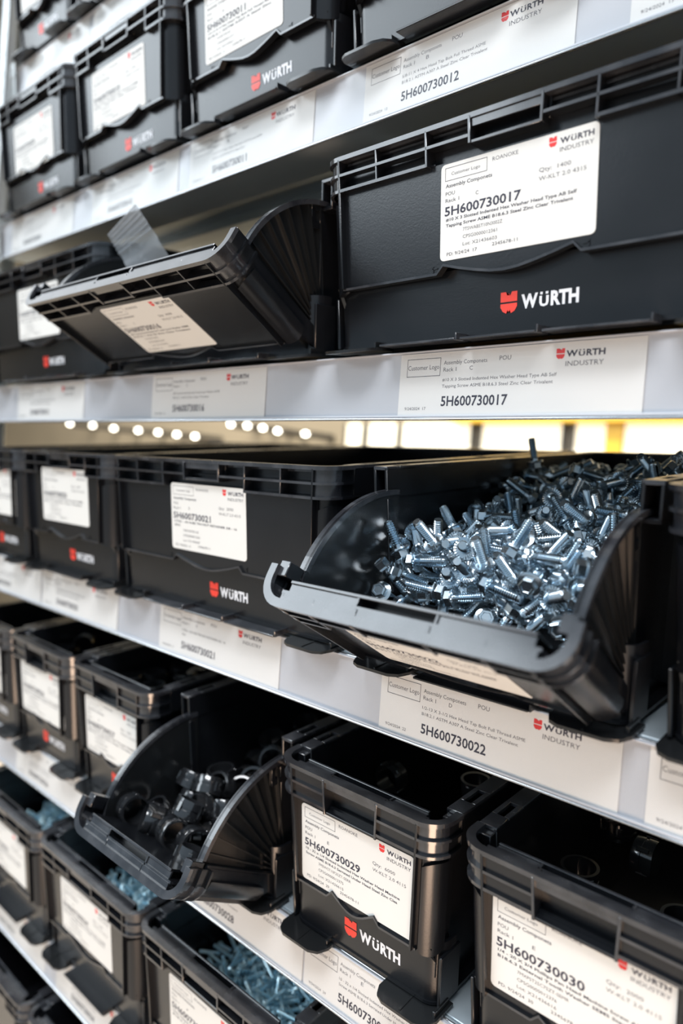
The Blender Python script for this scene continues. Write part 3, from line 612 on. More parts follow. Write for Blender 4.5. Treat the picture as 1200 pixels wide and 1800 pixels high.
POSE['rings29'] = ("508,288,350,23,67,-23,-67;310,295,269,88,43,-9,19;-462,1046,864,27,27,65,-65;94,1466,814,0,71,70,0",
 "")
POSE['rings30'] = ("-300,302,496,3,69,-69,-21;-93,395,486,63,28,57,44;-211,533,668,12,78,-3,-62;-367,925,814,0,49,-87,0;-419,1620,1008,69,-71,-4,-15;-90,1356,864,65,27,-66,-28;-444,464,572,36,27,88,-19;-429,304,377,10,-93,30,18;-291,2002,814,0,23,-97,0;295,857,814,0,-48,-87,0;-402,1682,814,0,21,-98,0;-179,2237,864,8,-10,-70,-70;-32,234,290,33,-33,-62,-62;166,288,350,34,-62,34,-62;54,1994,814,28,0,0,-96",
 "448,1467,814,92,0,0,-39")
POSE['screws35'] = ("780,974,864,2,-85,-9,-52;-385,196,937,94,-9,-22,24;785,1240,841,18,-9,-58,-79;763,1301,865,22,47,-81,26;785,1530,913,14,-14,57,80;62,204,871,12,20,97,-1;765,1032,823,11,-65,74,-15;-361,556,788,44,74,43,27;-677,809,827,2,-67,73,-13;-18,1100,909,7,87,47,16;-21,898,823,17,-93,21,-26;754,1474,943,38,-5,91,16;343,769,839,29,79,52,-14;370,1746,967,67,7,64,38;-20,834,802,23,-75,57,-24;229,1256,853,24,12,79,54;184,559,854,47,84,-20,-19;90,1177,900,45,88,-11,-13;306,1343,905,20,-93,1,-30;21,932,855,32,83,-38,-25;-467,195,755,28,-72,47,-43;-185,796,812,4,99,3,14;-355,648,800,0,-67,-73,-10;-134,197,850,6,-38,92,2;-721,195,659,8,-96,20,-19;722,1200,823,5,-38,-92,-11;71,542,785,22,-73,58,-30;536,607,861,1,-70,-45,-55;-58,195,846,5,-98,19,-6;712,872,881,78,46,-3,-43;9,335,842,2,-68,-71,-20;469,640,838,2,82,51,-26;775,1760,971,2,32,51,80;175,637,837,37,11,85,35;-656,199,707,23,82,45,28;664,1215,869,37,36,-80,30;-309,1315,938,1,-53,85,2;458,1255,910,63,68,34,13;-407,1194,839,50,50,68,20;91,1499,916,24,-80,47,-30;-591,882,848,17,96,1,-20;785,1591,921,12,-97,-19,-2;376,1179,859,8,-92,-36,13;-200,196,714,4,-99,-16,2;304,2052,1028,0,51,86,0;261,471,780,26,-53,73,-33;180,857,791,9,-60,-75,-24;293,980,866,35,22,87,27;782,751,854,4,41,91,-10;516,1672,949,41,21,-59,-67;-46,1046,851,7,-20,96,17;354,1017,854,28,-16,-82,-47;-6,411,840,29,-28,89,22;98,346,822,6,24,95,-20;-469,201,836,47,78,36,-22;116,196,900,46,47,-68,-33;-33,1783,977,33,73,-23,55;-72,1447,903,11,-60,-65,-46;-392,195,698,2,-98,-20,-7;-421,1596,936,3,-31,-65,-69;121,1708,958,13,43,46,77;-622,195,774,84,7,-51,-18;-271,195,655,62,-40,55,-38;-767,591,675,10,-62,-78,-5;578,1161,856,6,93,11,-35;749,1414,911,23,41,83,29;19,195,777,9,-83,55,-7;-492,999,821,11,-44,-88,-16;-123,820,823,10,-70,67,-22;-131,1620,936,36,42,-66,50;-608,1113,802,12,-96,-25,-3;298,1489,896,2,-14,98,12;8,1472,907,55,-55,56,28;670,805,845,23,-96,-12,-12;661,746,811,13,-75,-61,-21;-66,1716,960,79,-58,-9,-18;-502,643,778,42,-72,51,-20;-781,1256,851,16,-10,71,68;-745,313,723,30,76,54,-19;-194,1650,936,8,-62,-78,-10;602,796,849,3,12,-99,9;364,331,825,15,60,-70,35;-109,1213,840,15,75,65,-5;-544,1421,879,11,-93,35,4;-692,970,817,15,24,92,29;477,1028,810,7,23,83,-50;297,1042,896,81,-9,52,-27;493,1552,911,9,-75,65,8;-476,594,731,12,-10,97,19;221,359,771,4,32,93,17;-770,2649,1035,11,-17,-66,-72;-135,1316,912,79,3,-62,5;228,1593,922,11,-90,42,5;292,1423,879,7,-55,83,10;84,1437,883,2,-17,98,12;-47,656,721,30,87,25,-29;-568,842,785,12,-73,40,-54;-491,531,706,7,-93,-30,-18;-180,658,736,16,-85,-44,-23;281,571,836,15,-75,62,18;725,800,918,80,-48,-11,-34;-184,1501,899,12,-95,-28,-4;423,1367,878,46,68,51,-25;-111,692,744,6,-56,-81,-17;476,1189,835,22,84,-15,48;-235,696,759,21,88,-6,-41;580,734,870,49,-66,40,41;-691,1306,850,11,-93,-34,-4;512,520,819,2,-74,68,-1;-581,654,754,6,-76,64,-11;568,1242,837,5,-43,-89,-16;-575,1356,863,8,-64,-76,-9;-250,1470,905,65,-73,-14,-13;-365,1010,835,15,-78,-61,-3;-603,258,755,43,64,39,50;-178,350,744,19,-12,97,2;-514,333,776,21,-90,36,-13;162,979,840,64,-33,-59,-37;-328,1611,926,1,-9,-99,-12;-622,1309,851,12,-96,26,3;-307,810,827,30,3,-93,22;292,1299,856,5,-31,-91,-25;35,847,744,20,-97,7,16;-488,1369,882,33,-40,74,44;408,1671,956,51,1,-79,-35;466,1479,893,12,-95,-30,-4;-396,798,830,56,-14,50,64;-762,1408,875,5,-40,-91,-11;74,1324,911,74,-49,41,21;-422,628,772,31,81,46,-20;-302,1532,922,60,-78,0,-19;-469,822,808,54,22,-76,30;-290,806,739,25,-48,-76,-36;382,658,801,2,23,-96,-14;-34,244,797,49,49,-72,-7;646,1163,830,34,-54,-53,-56;225,1521,917,29,-53,-64,48;-164,913,891,17,83,-46,-24;-454,379,809,23,18,-94,-16;428,706,809,12,-97,19,8;-243,1587,936,40,-75,46,28;-673,739,765,1,92,-24,32;-100,1140,816,17,-98,-4,-12;479,1349,905,37,-44,-82,3;-558,1255,846,8,-65,-9,-75;-537,900,813,31,-14,-86,-37;310,1146,823,13,19,-91,-33;-274,432,710,7,10,84,-53;327,495,761,15,39,-89,19;522,1319,865,10,21,-92,-30;573,856,852,1,87,48,-11;433,325,835,47,86,14,11;-525,1508,900,12,-99,12,1;-759,1319,853,12,-99,-9,-1;425,899,765,36,7,91,17;-437,1441,899,10,-20,77,60;-557,764,771,29,-89,2,-35;583,1453,903,13,-4,-87,-48;457,937,818,1,-22,-88,41;527,1143,817,17,-10,-58,-79;-157,419,719,14,32,-92,17;507,891,849,23,-47,-82,-24;241,1355,878,55,-77,32,5;61,1136,863,32,-93,9,17;-427,253,787,46,84,24,14;326,926,811,10,5,99,8;-269,467,786,2,25,-95,-19;215,699,858,20,45,-57,-66;334,701,817,12,-84,52,12;602,922,871,10,45,-17,87;-560,1196,830,78,-59,5,21;605,1525,905,9,-74,66,8;139,1202,839,18,-7,75,63;550,1017,828,19,-97,-11,4;-306,1381,882,14,-14,70,68;-177,1400,885,47,29,-77,33;225,1436,898,30,-35,80,38;212,1107,885,10,-86,37,35;-651,668,746,16,-75,64,6;-462,274,732,28,-72,58,-26;-382,496,816,58,-73,-31,-19;-327,196,716,24,13,59,-76;-371,1438,896,58,-60,39,39;-66,1272,851,58,59,41,39;532,1482,938,15,-2,-90,-42;56,1072,807,19,-71,-40,-56;163,1481,901,16,13,76,-62;512,1425,894,23,-63,43,60;-273,908,830,19,87,-42,-17;-778,472,770,57,-28,-76,-14;-351,849,753,46,-76,-42,-18;-74,789,785,33,-40,-84,-16;729,1126,814,20,41,48,75;-548,967,773,1,-68,74,-1;-140,878,788,27,74,-61,-2;-325,376,769,5,28,-96,-4;680,1043,851,40,-50,-35,-68;149,192,841,21,24,-72,62;1,332,772,46,28,-81,24;125,298,721,20,61,62,-44;-59,599,791,4,94,3,-34;-250,982,818,2,-77,-63,-5;356,1387,878,51,66,43,-35;-475,412,748,16,72,55,38;54,960,801,41,-75,-49,15;720,1365,873,73,-59,13,-32;-182,282,788,12,-81,53,-24;431,1132,821,57,-58,46,34;-687,1380,876,1,-25,-74,62;-244,1056,788,3,-21,-97,-12;-1,249,890,51,-43,56,-49;429,825,731,3,-20,97,14;-208,1279,897,78,-35,46,24;258,1157,867,41,-63,-66,-7;615,1330,864,48,67,37,-43;339,1250,843,75,-43,47,-17;-533,366,712,55,-13,-82,-10;456,861,810,43,-84,-29,15;-701,1100,814,2,-37,-70,-60;-49,511,714,7,-67,73,13;-30,1210,839,12,19,91,34;-479,935,803,57,52,-49,-40;57,1200,840,31,85,17,-38;-55,342,807,2,95,-16,27;-238,1113,840,26,34,-84,34;713,1544,921,61,-62,-23,-42;312,1615,935,69,20,-65,-25;503,1250,843,62,59,42,29;-639,447,775,5,-50,33,-80;-433,319,677,36,-25,-88,-16;216,616,734,11,-49,72,-48;313,813,789,67,-62,40,0;264,990,783,4,-17,-90,-41;-400,1090,796,12,-99,-7,-1;-783,818,744,50,35,-72,-33;-282,648,748,73,-43,53,-9;102,582,682,33,-94,4,12;-332,1213,834,39,70,-27,53;-333,1080,794,7,-59,-80,-10;-215,807,742,46,-76,-29,35;383,1008,783,50,66,-39,40;-13,807,733,63,-4,62,47;555,897,779,38,-39,72,43;124,457,723,61,10,-76,20;-657,1052,787,6,-49,-86,-11;-165,1162,814,11,-91,41,5;97,903,766,50,-75,23,37;-727,748,727,54,-75,37,3;-310,915,767,62,-69,-38,-1;497,338,806,13,43,-87,21;-61,863,754,45,85,27,-1;203,1030,789,31,59,33,67;-388,265,655,68,-49,48,-27;-511,710,790,32,-71,-62,6;33,566,678,22,-72,-62,-22;-117,205,745,69,58,-29,-33;-603,1011,776,7,-58,-80,-10;-515,462,718,25,68,-18,67;-259,222,762,55,4,65,-52;-108,1379,876,7,68,-4,-72",
 "-116,612,752,11,-59,-16,-78;424,451,737,9,-6,96,-27;-431,1023,787,69,17,-65,-28;-431,852,752,18,18,-70,-67;-185,735,717,38,-54,44,-61;43,698,748,59,-71,37,9;722,833,742,12,15,81,-55;495,860,755,10,-20,-80,-55;756,820,854,27,-24,-20,-91;-546,571,743,12,-60,33,-72;13,909,767,18,52,-76,-36;156,627,693,27,-52,81,-3;382,594,766,57,40,-45,-56;-784,519,673,30,-44,74,42;288,1082,804,1,69,-13,72;-399,638,692,53,50,-47,-50;-418,551,680,48,-36,-77,-20;-38,593,691,39,-29,87,11;-492,347,655,12,36,58,72;-108,1075,792,6,-51,-85,-10;84,797,733,69,-54,32,-35;-144,359,831,42,-19,-61,-65;281,353,830,67,-51,-50,-21;783,907,768,43,-58,52,45;-480,1155,820,79,-58,-10,-17;-231,302,736,5,79,57,20;-785,1063,797,79,-58,-9,-18;-629,841,741,65,51,56,-13;-26,1133,824,46,-81,-32,20;-175,1090,813,60,-74,28,13;-504,881,751,61,57,-43,-33;-622,453,712,5,59,17,79;-339,574,677,13,-59,76,25;274,886,760,46,-74,-25,-42;-591,371,679,23,-27,-70,-62;605,825,784,57,-79,-5,-20;611,466,759,6,-63,76,-15;360,856,745,22,8,76,-61;-32,444,720,49,60,-15,-61;-594,916,762,13,-44,59,-66;-579,640,691,76,-45,44,-13;145,959,771,74,-60,-8,31;-450,709,708,77,-60,-4,-22;-123,290,753,35,35,-73,48;299,639,803,58,14,68,43;168,561,675,8,-98,-2,18;-429,507,754,18,-44,68,56;-198,478,715,39,-60,68,15;386,775,777,75,-49,44,-4;593,957,770,46,-12,-73,50;438,739,756,54,-4,69,48;-44,258,664,51,-39,73,-24;303,383,653,9,93,37,-1;49,417,725,52,-80,-28,4;653,634,864,69,37,-13,61;-30,1073,799,56,-58,-16,-57;-779,346,662,19,83,-2,-53;-231,918,760,61,-8,-61,-50;168,1329,863,49,34,56,57;-134,1010,790,65,-66,37,1;-513,249,690,42,87,10,24;-388,702,708,25,61,-28,-69;247,265,655,15,13,70,-69;-506,423,658,50,45,-51,-53;-547,577,675,15,-60,-25,-75;-174,526,668,3,-68,1,-73;-175,1249,843,37,16,59,70;334,449,655,62,-40,-55,38;-113,551,670,2,-64,17,75;17,420,655,43,-58,-35,59;481,650,693,50,-26,-55,-62;785,779,726,47,-30,-50,-66;170,702,708,46,36,54,60;681,865,809,46,-22,49,71;-313,463,657,52,-46,-50,51;171,802,741,21,15,72,64;447,506,670,16,66,50,54;623,321,655,28,68,0,68;-575,723,712,41,21,59,67;-40,410,656,61,40,55,41;-205,224,655,41,67,13,-61;740,568,674,76,-59,-26,-9;-567,436,656,32,53,42,66;-106,632,689,72,-38,53,-23;-495,811,737,19,-7,66,72;322,621,691,57,5,-74,-35;216,747,718,25,0,-59,-76;157,472,662,43,78,-18,-41;349,531,674,50,-3,81,30;75,195,822,97,-1,-12,-20;-371,469,659,24,-61,33,-68;-277,314,662,18,-75,-24,59;-653,263,664,17,73,54,39;-111,482,695,4,20,-78,-58;667,574,676,75,-63,10,16;335,243,664,45,45,-74,-21;-659,348,655,60,-67,14,-41;151,346,655,73,-61,30,-5;-423,437,710,53,10,-71,-45;-239,378,677,51,42,-60,-45;421,204,657,12,67,12,-72;409,358,660,38,22,77,47")
POSE['screws34'] = ("485,195,977,1,98,19,5;190,195,871,2,97,19,11;737,470,936,9,78,-50,35;768,195,1093,4,-83,-55,7;767,703,860,11,-98,11,-13;556,1085,898,34,2,85,41;784,271,839,24,-94,-25,-3;52,195,834,4,96,19,21;580,854,834,9,-98,-3,-15;-170,195,765,3,-55,-83,2;783,483,874,29,-59,-70,-28;777,415,835,18,-45,-62,-62;656,901,866,17,-73,67,-4;692,195,875,7,19,-98,-1;-310,197,745,7,-87,49,-6;664,1002,899,9,27,-61,-74;453,197,904,27,-75,42,-44;417,580,938,19,74,65,-3;248,195,738,34,66,44,50;734,224,817,9,54,19,82;486,196,833,39,-60,32,-62;-378,196,698,47,9,87,9;566,1183,903,62,66,37,-22;467,659,908,18,94,-25,14;629,409,939,39,81,43,1;675,563,865,24,-30,-90,20;598,195,982,7,-96,-18,20;691,650,835,72,-66,-11,18;733,391,929,6,-66,74,14;228,195,675,55,14,81,14;415,1194,861,6,2,-78,62;626,1118,908,59,-68,-30,31;220,1034,863,64,-47,61,-3;-64,784,762,14,-89,-42,-8;128,669,823,27,94,21,-5;629,285,923,30,2,80,-51;-777,1082,712,62,-5,-64,-44;307,809,878,33,51,-79,5;774,3834,978,0,78,62,0;-363,196,603,41,-22,88,-6;618,195,844,12,55,-82,-8;407,196,722,31,-72,-45,42;-343,542,683,2,1,-100,5;167,265,877,37,-4,93,-5;-504,1052,706,61,-9,62,49;-55,277,879,59,15,78,10;-83,1312,751,10,-97,-23,-2;-244,203,771,11,-18,94,-26;-450,860,704,9,38,78,49;-460,195,595,59,36,58,43;-1,1072,831,36,-70,-12,-61;148,347,840,10,75,-56,33;-61,197,733,10,-58,3,-81;-152,1274,743,3,-34,93,9;-32,872,789,22,-48,83,-17;-17,711,714,26,-61,65,-36;114,278,837,37,86,36,1;621,776,839,49,54,-60,-33;287,1044,862,65,69,32,-1;419,222,981,7,-52,-83,17;599,707,867,17,-96,20,13;-251,1250,746,54,-56,35,-52;96,1203,772,59,37,66,-27;-142,1195,799,79,35,-50,-1;352,1275,858,83,-26,48,8;532,564,893,29,-52,-80,4;-160,1014,760,8,-82,56,5;378,1017,839,16,94,25,-17;415,304,938,21,22,-89,35;504,391,970,23,-96,-14,5;167,1121,764,14,-93,34,-10;110,589,829,21,-92,29,-15;156,536,826,7,81,54,21;482,1280,898,67,-60,20,39;74,1389,803,54,-74,-33,22;-187,811,722,8,60,79,-8;553,631,907,54,71,-22,39;357,577,897,55,20,62,52;258,241,966,78,13,-60,-14;535,343,896,16,55,78,23;-136,249,595,5,65,22,73;-324,918,680,18,-86,47,-7;-134,879,779,41,-51,56,-51;748,260,959,75,21,37,50;448,999,823,8,50,85,15;310,685,839,28,-77,-53,-23;-14,205,604,1,69,-47,55;-272,652,720,35,52,65,43;-63,603,808,6,-94,31,-14;326,893,874,6,86,-26,-44;426,1078,841,50,-64,-41,42;616,965,879,25,45,46,72;720,414,876,19,80,-13,56;95,202,625,29,77,-3,-57;-94,1178,740,17,-74,-34,-56;-523,635,615,7,-70,-71,-7;-701,710,638,73,-39,49,29;236,970,842,46,26,73,45;267,710,871,20,85,-18,45;341,745,813,48,-5,85,-21;31,449,798,23,60,-76,-11;424,367,907,21,92,2,33;67,524,813,6,10,99,10;392,647,917,7,-65,41,-63;97,1069,750,22,69,-61,30;-346,775,700,4,2,99,15;-352,326,729,8,24,94,24;-121,351,756,35,47,81,-8;-777,296,598,51,-73,-20,40;98,1032,814,21,-80,-1,-56;256,200,825,58,-31,58,-49;-211,244,651,25,-73,-4,63;649,362,905,40,-29,-87,-8;-289,497,698,15,63,72,26;674,708,839,8,-70,71,1;-125,264,720,52,-62,26,-53;651,393,801,18,34,-87,-30;-368,862,671,37,-31,65,-59;280,1303,842,20,30,46,81;-589,582,605,8,-79,60,5;-236,265,749,5,-54,81,-23;-220,369,754,4,3,-100,-5;-170,1336,763,70,-38,54,-27;545,202,932,38,50,-30,72;-470,681,639,37,-2,93,-1;-474,354,692,9,-72,-32,-60;-181,313,747,9,65,-76,-1;92,458,775,2,94,27,-19;41,252,612,14,16,96,21;-366,708,676,9,92,-21,32",
 "409,741,876,0,99,-10,4;-280,340,754,10,93,-34,-1;-38,446,758,4,-11,98,-17;244,868,752,3,-90,16,40;-14,213,817,18,20,-88,39;476,263,959,41,-55,-69,23;342,192,884,29,39,61,-63;-323,979,696,54,82,16,-11;-182,1190,734,24,-65,17,-70;113,205,867,38,9,87,-30;557,572,818,29,59,-73,-19;-159,945,746,20,-67,65,-30;-289,724,721,21,-67,-71,-11;309,978,864,23,-92,-5,32;-647,673,630,33,9,62,71;-46,291,806,5,76,30,57;-410,527,692,24,96,-16,-4;-24,1171,768,20,6,74,64;-111,596,724,7,4,98,-17;15,727,768,34,64,-69,4;-213,684,701,1,-93,0,36;119,399,809,30,-56,74,-22;-290,205,646,56,68,43,18;84,710,785,13,67,63,-37;264,303,801,15,-9,89,-42;339,1075,819,30,70,-38,53;94,887,786,22,60,-70,-32;355,894,791,8,-92,22,33;195,697,802,13,28,-91,-28;558,736,822,36,25,82,-36;561,410,902,16,-72,40,-55;587,639,848,38,52,-70,-31;79,952,829,18,-69,7,-70;-402,653,687,58,-48,63,20;322,1003,794,35,33,-65,-58;-418,288,601,28,-81,-8,-51;406,526,726,0,37,92,9;195,296,819,37,-33,-84,-20;709,496,879,17,94,-17,25;144,1260,792,54,-3,65,-54;-359,252,733,66,-2,75,-8;-279,278,670,10,-98,15,-11;-391,953,686,31,47,62,-56;-596,377,601,42,33,75,40;-441,247,679,25,63,50,54;157,899,732,21,-45,-86,9;341,223,776,62,44,57,32;455,291,742,57,49,66,-1;-272,910,733,55,-43,-55,-46;-148,545,759,35,61,12,69;-235,434,709,25,-34,-88,23;296,556,819,54,27,-76,27;527,682,844,35,-9,82,45;522,416,840,43,89,3,14;397,446,791,41,78,-27,-39;551,312,970,46,-1,-87,-16;514,401,751,60,54,-56,-18;324,249,702,24,68,65,-24;-174,705,647,30,59,-73,15;240,948,765,48,-12,-87,2;107,673,669,39,-35,84,-11;64,353,795,42,-10,83,-34;411,239,867,1,62,16,-77;22,996,763,57,58,-46,35;-494,766,649,49,-62,-10,-61;43,615,807,13,-87,-21,-43;163,1021,758,18,45,60,64;-115,807,662,32,-73,16,-58;-767,405,595,64,-68,-7,35;-189,387,682,25,90,-28,-20;445,407,835,14,-69,62,-33;427,243,788,16,-57,63,-51;665,531,805,33,16,70,-61;606,407,849,52,-71,-34,-33;686,294,809,58,-12,68,-43;-434,802,656,48,69,18,51;-225,627,757,14,52,-77,-33;-175,1038,705,58,-60,-29,-47;-107,843,720,61,-30,-68,28;-449,483,649,34,-72,16,-58;233,580,809,77,26,59,0;484,835,819,50,-12,71,48;525,636,793,29,39,72,50;-205,305,691,35,74,3,58;207,411,801,35,78,-48,-20;703,437,817,7,-73,41,-54;-7,971,691,62,72,-30,-3;-225,353,636,73,-52,31,-32;-73,569,611,61,-54,39,-44;-145,1092,715,70,30,63,16;187,696,695,15,-23,-54,-79;-60,925,681,14,-59,-26,-76;-9,698,639,53,59,-52,-31;-42,409,600,65,-40,65,3;607,529,787,56,-50,26,-61;210,507,669,40,46,-69,-39;-308,847,665,51,-61,-13,-59;105,439,628,50,-42,-66,37;423,379,733,33,-46,62,-55;30,638,650,53,-59,46,-40;-343,394,595,71,11,-67,-16;-5,874,676,40,43,-61,-53;595,256,782,61,67,22,35;368,323,707,68,-31,48,-46;53,781,675,38,60,-65,-26;-139,479,597,69,12,67,25;-81,1085,714,52,-24,62,53;307,400,689,81,-15,55,-13;82,604,707,14,-60,-10,-78;-97,300,598,60,-8,-72,33;-427,547,606,34,-66,2,-67;-162,612,618,67,48,-56,12;302,625,713,19,66,46,-55;489,565,764,39,-52,52,-55;330,546,706,58,78,-11,-21;-365,647,625,18,53,52,-64;259,569,698,35,-67,29,-59;84,906,714,30,-64,44,-55;-27,287,673,3,60,16,-78;95,569,649,14,-42,-63,-63;-45,1016,736,53,67,20,-47;23,567,620,65,-17,61,42;-550,432,595,65,-52,-45,-33;561,472,814,77,-31,39,-39;-230,573,615,6,-72,-24,-65;-225,651,630,32,38,58,64")
POSE['screws33'] = ("646,195,946,18,39,-12,-90;779,436,823,2,97,19,14;720,312,854,29,-64,71,-7;712,515,825,21,68,68,-18;559,1010,859,16,-16,97,7;144,195,696,3,-20,98,3;595,799,828,5,63,76,17;24,198,807,2,83,-56,7;609,256,876,13,-24,96,8;709,423,811,15,17,-71,-67;-36,861,768,16,-87,-17,-44;-226,198,730,7,70,70,12;739,1709,985,52,27,63,51;601,195,827,10,-56,83,-2;-21,198,605,35,59,61,39;702,470,868,7,-54,-70,-46;366,195,863,76,11,-62,-19;278,1254,840,62,-70,33,-12;367,1027,805,3,71,68,17;608,674,827,8,-74,39,-54;55,356,822,4,12,-84,53;170,294,836,28,53,64,-48;354,270,889,39,-76,16,-49;525,805,826,24,80,-50,21;554,898,846,68,-37,-63,-3;236,280,832,3,57,82,3;-232,520,746,17,-95,-27,2;59,829,783,54,-59,25,-55;184,244,788,33,26,90,14;486,197,745,7,-78,-2,62;-280,1286,753,29,56,37,69;137,1043,763,30,62,64,34;-353,195,733,36,48,75,28;508,493,819,2,63,76,17;-777,935,683,75,-27,-58,-16;-138,1296,747,8,-85,52,5;-335,946,724,15,-62,-61,-46;-82,950,737,16,-94,28,9;-326,662,710,46,26,80,30;-252,407,711,6,34,93,-13;409,850,782,6,58,80,16;-190,1235,743,32,58,34,67;270,873,783,5,-42,-87,27;-144,204,796,5,61,-36,70;449,742,801,28,70,48,45;545,626,780,13,-74,65,-3;189,602,743,1,-94,-15,-32;373,388,819,0,98,14,-12;646,460,798,24,90,35,-9;124,988,724,17,-42,89,3;-319,424,726,43,73,35,39;46,568,744,24,83,28,-42;238,654,764,1,44,-82,-37;517,739,800,29,68,-37,-55;-31,1245,745,57,77,2,-28;172,817,786,33,-31,-69,-57;527,221,873,25,71,36,54;-146,211,595,63,-43,55,-35;599,295,819,27,-78,-4,57;0,909,742,22,-57,-78,15;-162,778,783,51,55,12,-65;-99,1366,769,3,66,11,74;-141,908,726,8,-84,-54,3;579,489,846,13,-43,83,34;-506,679,640,12,-75,59,-27;-601,864,669,49,74,13,44;285,1097,794,5,-95,-28,-16;485,879,819,69,57,41,-17;503,426,809,61,-13,-78,3;370,199,714,10,-68,22,-70;-145,1173,730,33,-3,-76,56;431,1099,849,21,-44,44,-76;478,653,859,63,-18,68,-32;-378,230,595,5,65,21,73;-155,222,725,21,-77,-9,60;615,604,803,55,-40,-70,23;210,248,659,63,22,53,53;-231,736,699,9,-96,-17,19;612,535,800,37,-42,75,-36;-390,1001,696,57,60,-49,27",
 "18,643,742,10,-50,-81,-30;-262,254,740,42,-62,65,-12;666,338,804,44,38,81,5;-43,203,687,20,-23,61,-73;263,194,773,7,20,-70,68;-467,541,649,0,-34,-86,-39;390,931,807,28,-83,-25,-41;-364,699,666,31,70,-62,21;-45,535,727,21,83,52,1;-137,604,706,19,57,-80,-3;477,361,795,6,-99,3,13;308,669,784,49,69,53,-8;59,827,689,38,-91,-10,-14;-427,896,668,10,-97,24,1;52,972,711,22,64,71,21;-98,497,733,22,57,78,-15;250,1038,786,42,-61,-30,-60;-10,324,747,42,-29,80,-33;-317,1013,697,6,-46,-89,3;-413,1144,724,24,-2,61,75;-231,915,719,18,95,-24,-9;-608,720,648,45,-88,10,11;-311,510,724,38,75,40,36;-492,921,680,59,-13,61,52;274,439,813,42,68,41,44;88,517,763,42,-21,87,16;-28,250,774,0,-87,1,-49;189,426,706,16,-72,66,-14;416,202,780,45,6,59,-67;17,1117,734,12,81,54,-16;79,1298,781,18,-42,-39,-80;36,266,736,2,-12,-99,1;52,337,720,20,-48,-85,-7;162,1156,769,17,-45,87,2;20,1038,744,44,14,86,19;-74,610,684,1,79,58,-19;-587,366,597,39,63,39,54;-430,200,707,20,49,0,-85;-387,551,615,27,-18,90,29;38,756,670,57,12,79,17;163,539,718,42,-7,-90,-3;-292,201,691,46,30,73,-41;-262,974,686,4,-86,-51,-5;-265,847,736,60,-44,55,-38;-37,456,737,15,61,-73,25;339,847,770,42,54,-51,52;577,252,769,56,-47,-62,29;-94,412,735,27,-29,-92,1;562,486,770,69,-60,-37,-16;-86,1140,724,37,14,61,69;-373,864,673,69,-28,-67,-3;-200,554,691,16,-72,32,-59;-546,610,621,7,41,57,70;332,730,743,60,37,-71,5;463,296,859,21,72,-3,66;-285,1081,718,62,-34,-68,-15;81,1090,739,59,79,-4,-13;-459,608,671,54,54,-51,41;-553,478,597,25,51,45,69;239,448,747,50,60,61,9;-112,852,675,22,59,69,36;225,1153,795,77,-47,33,27;-492,270,644,47,81,-9,-34;270,803,745,45,18,67,57;0,602,698,63,-36,-27,-63;401,627,801,20,-52,8,-83;-238,223,660,58,-24,-56,54;-135,676,741,1,-76,-8,-64;-330,588,642,40,-70,56,-18;-350,295,654,72,-49,48,-12;405,553,803,26,-45,64,56;408,316,793,29,-61,48,-56;-462,843,664,71,-61,10,-34;-641,649,625,51,-25,57,59;125,908,724,43,-50,61,44;-55,568,618,9,66,61,43;-452,391,637,61,-19,70,32;-260,286,646,13,88,-41,-21;-166,305,602,27,36,89,-8;-55,488,659,5,67,51,54;472,672,784,54,-82,-9,-13;92,232,772,6,-33,-68,65;212,312,724,62,-4,68,38;-388,329,595,73,-24,-64,3;170,306,647,56,48,-62,-28;-259,418,595,46,-60,33,-57;524,539,766,67,62,19,37;107,669,663,9,18,55,81;-158,541,615,33,-81,13,-46;-159,443,597,53,-17,68,-49;-242,351,597,18,-60,-33,71;389,580,731,70,-67,-19,15;-192,863,668,63,54,-51,22;117,780,689,70,-65,-20,22;-276,637,623,21,52,53,-64;-366,793,654,34,10,61,71;360,472,707,36,17,68,-61;-10,894,675,12,12,-74,65;-155,777,697,82,-40,33,26;-491,435,595,29,1,68,67;23,614,632,63,-11,68,-37;554,330,764,75,64,12,13;180,832,717,44,19,-77,43;118,628,719,9,68,37,-63;30,684,646,44,67,17,58;262,443,675,57,13,57,58;-493,502,600,67,-38,-56,32;-96,495,608,30,52,74,31;216,566,685,6,-91,8,40;408,424,719,82,-22,53,-7;-135,609,640,27,-72,36,-53;-253,875,671,32,-43,57,-63;-242,567,617,30,-84,-1,-44;-60,1057,712,11,-5,60,79;-2,371,604,46,-10,88,-6;67,709,718,48,-59,26,-59;241,377,714,51,-4,-81,27;-73,792,663,47,67,-55,-15;-363,440,634,4,37,-80,-47;-13,294,603,40,77,-35,-36;-608,302,595,22,68,6,70;176,503,656,30,-57,-4,-77;-306,738,653,26,-73,48,42")
from mathutils import Quaternion
def lathe(bm, prof, n=12, cx=0, cy=0):
    rings = [[bm.verts.new((cx+r*math.cos(2*math.pi*i/n), cy+r*math.sin(2*math.pi*i/n), z)) for i in range(n)] for r, z in prof]
    for a, b in zip(rings[:-1], rings[1:]):
        for i in range(n): bm.faces.new((a[i], a[(i+1) % n], b[(i+1) % n], b[i]))
    bm.faces.new(rings[0][::-1]); bm.faces.new(rings[-1])
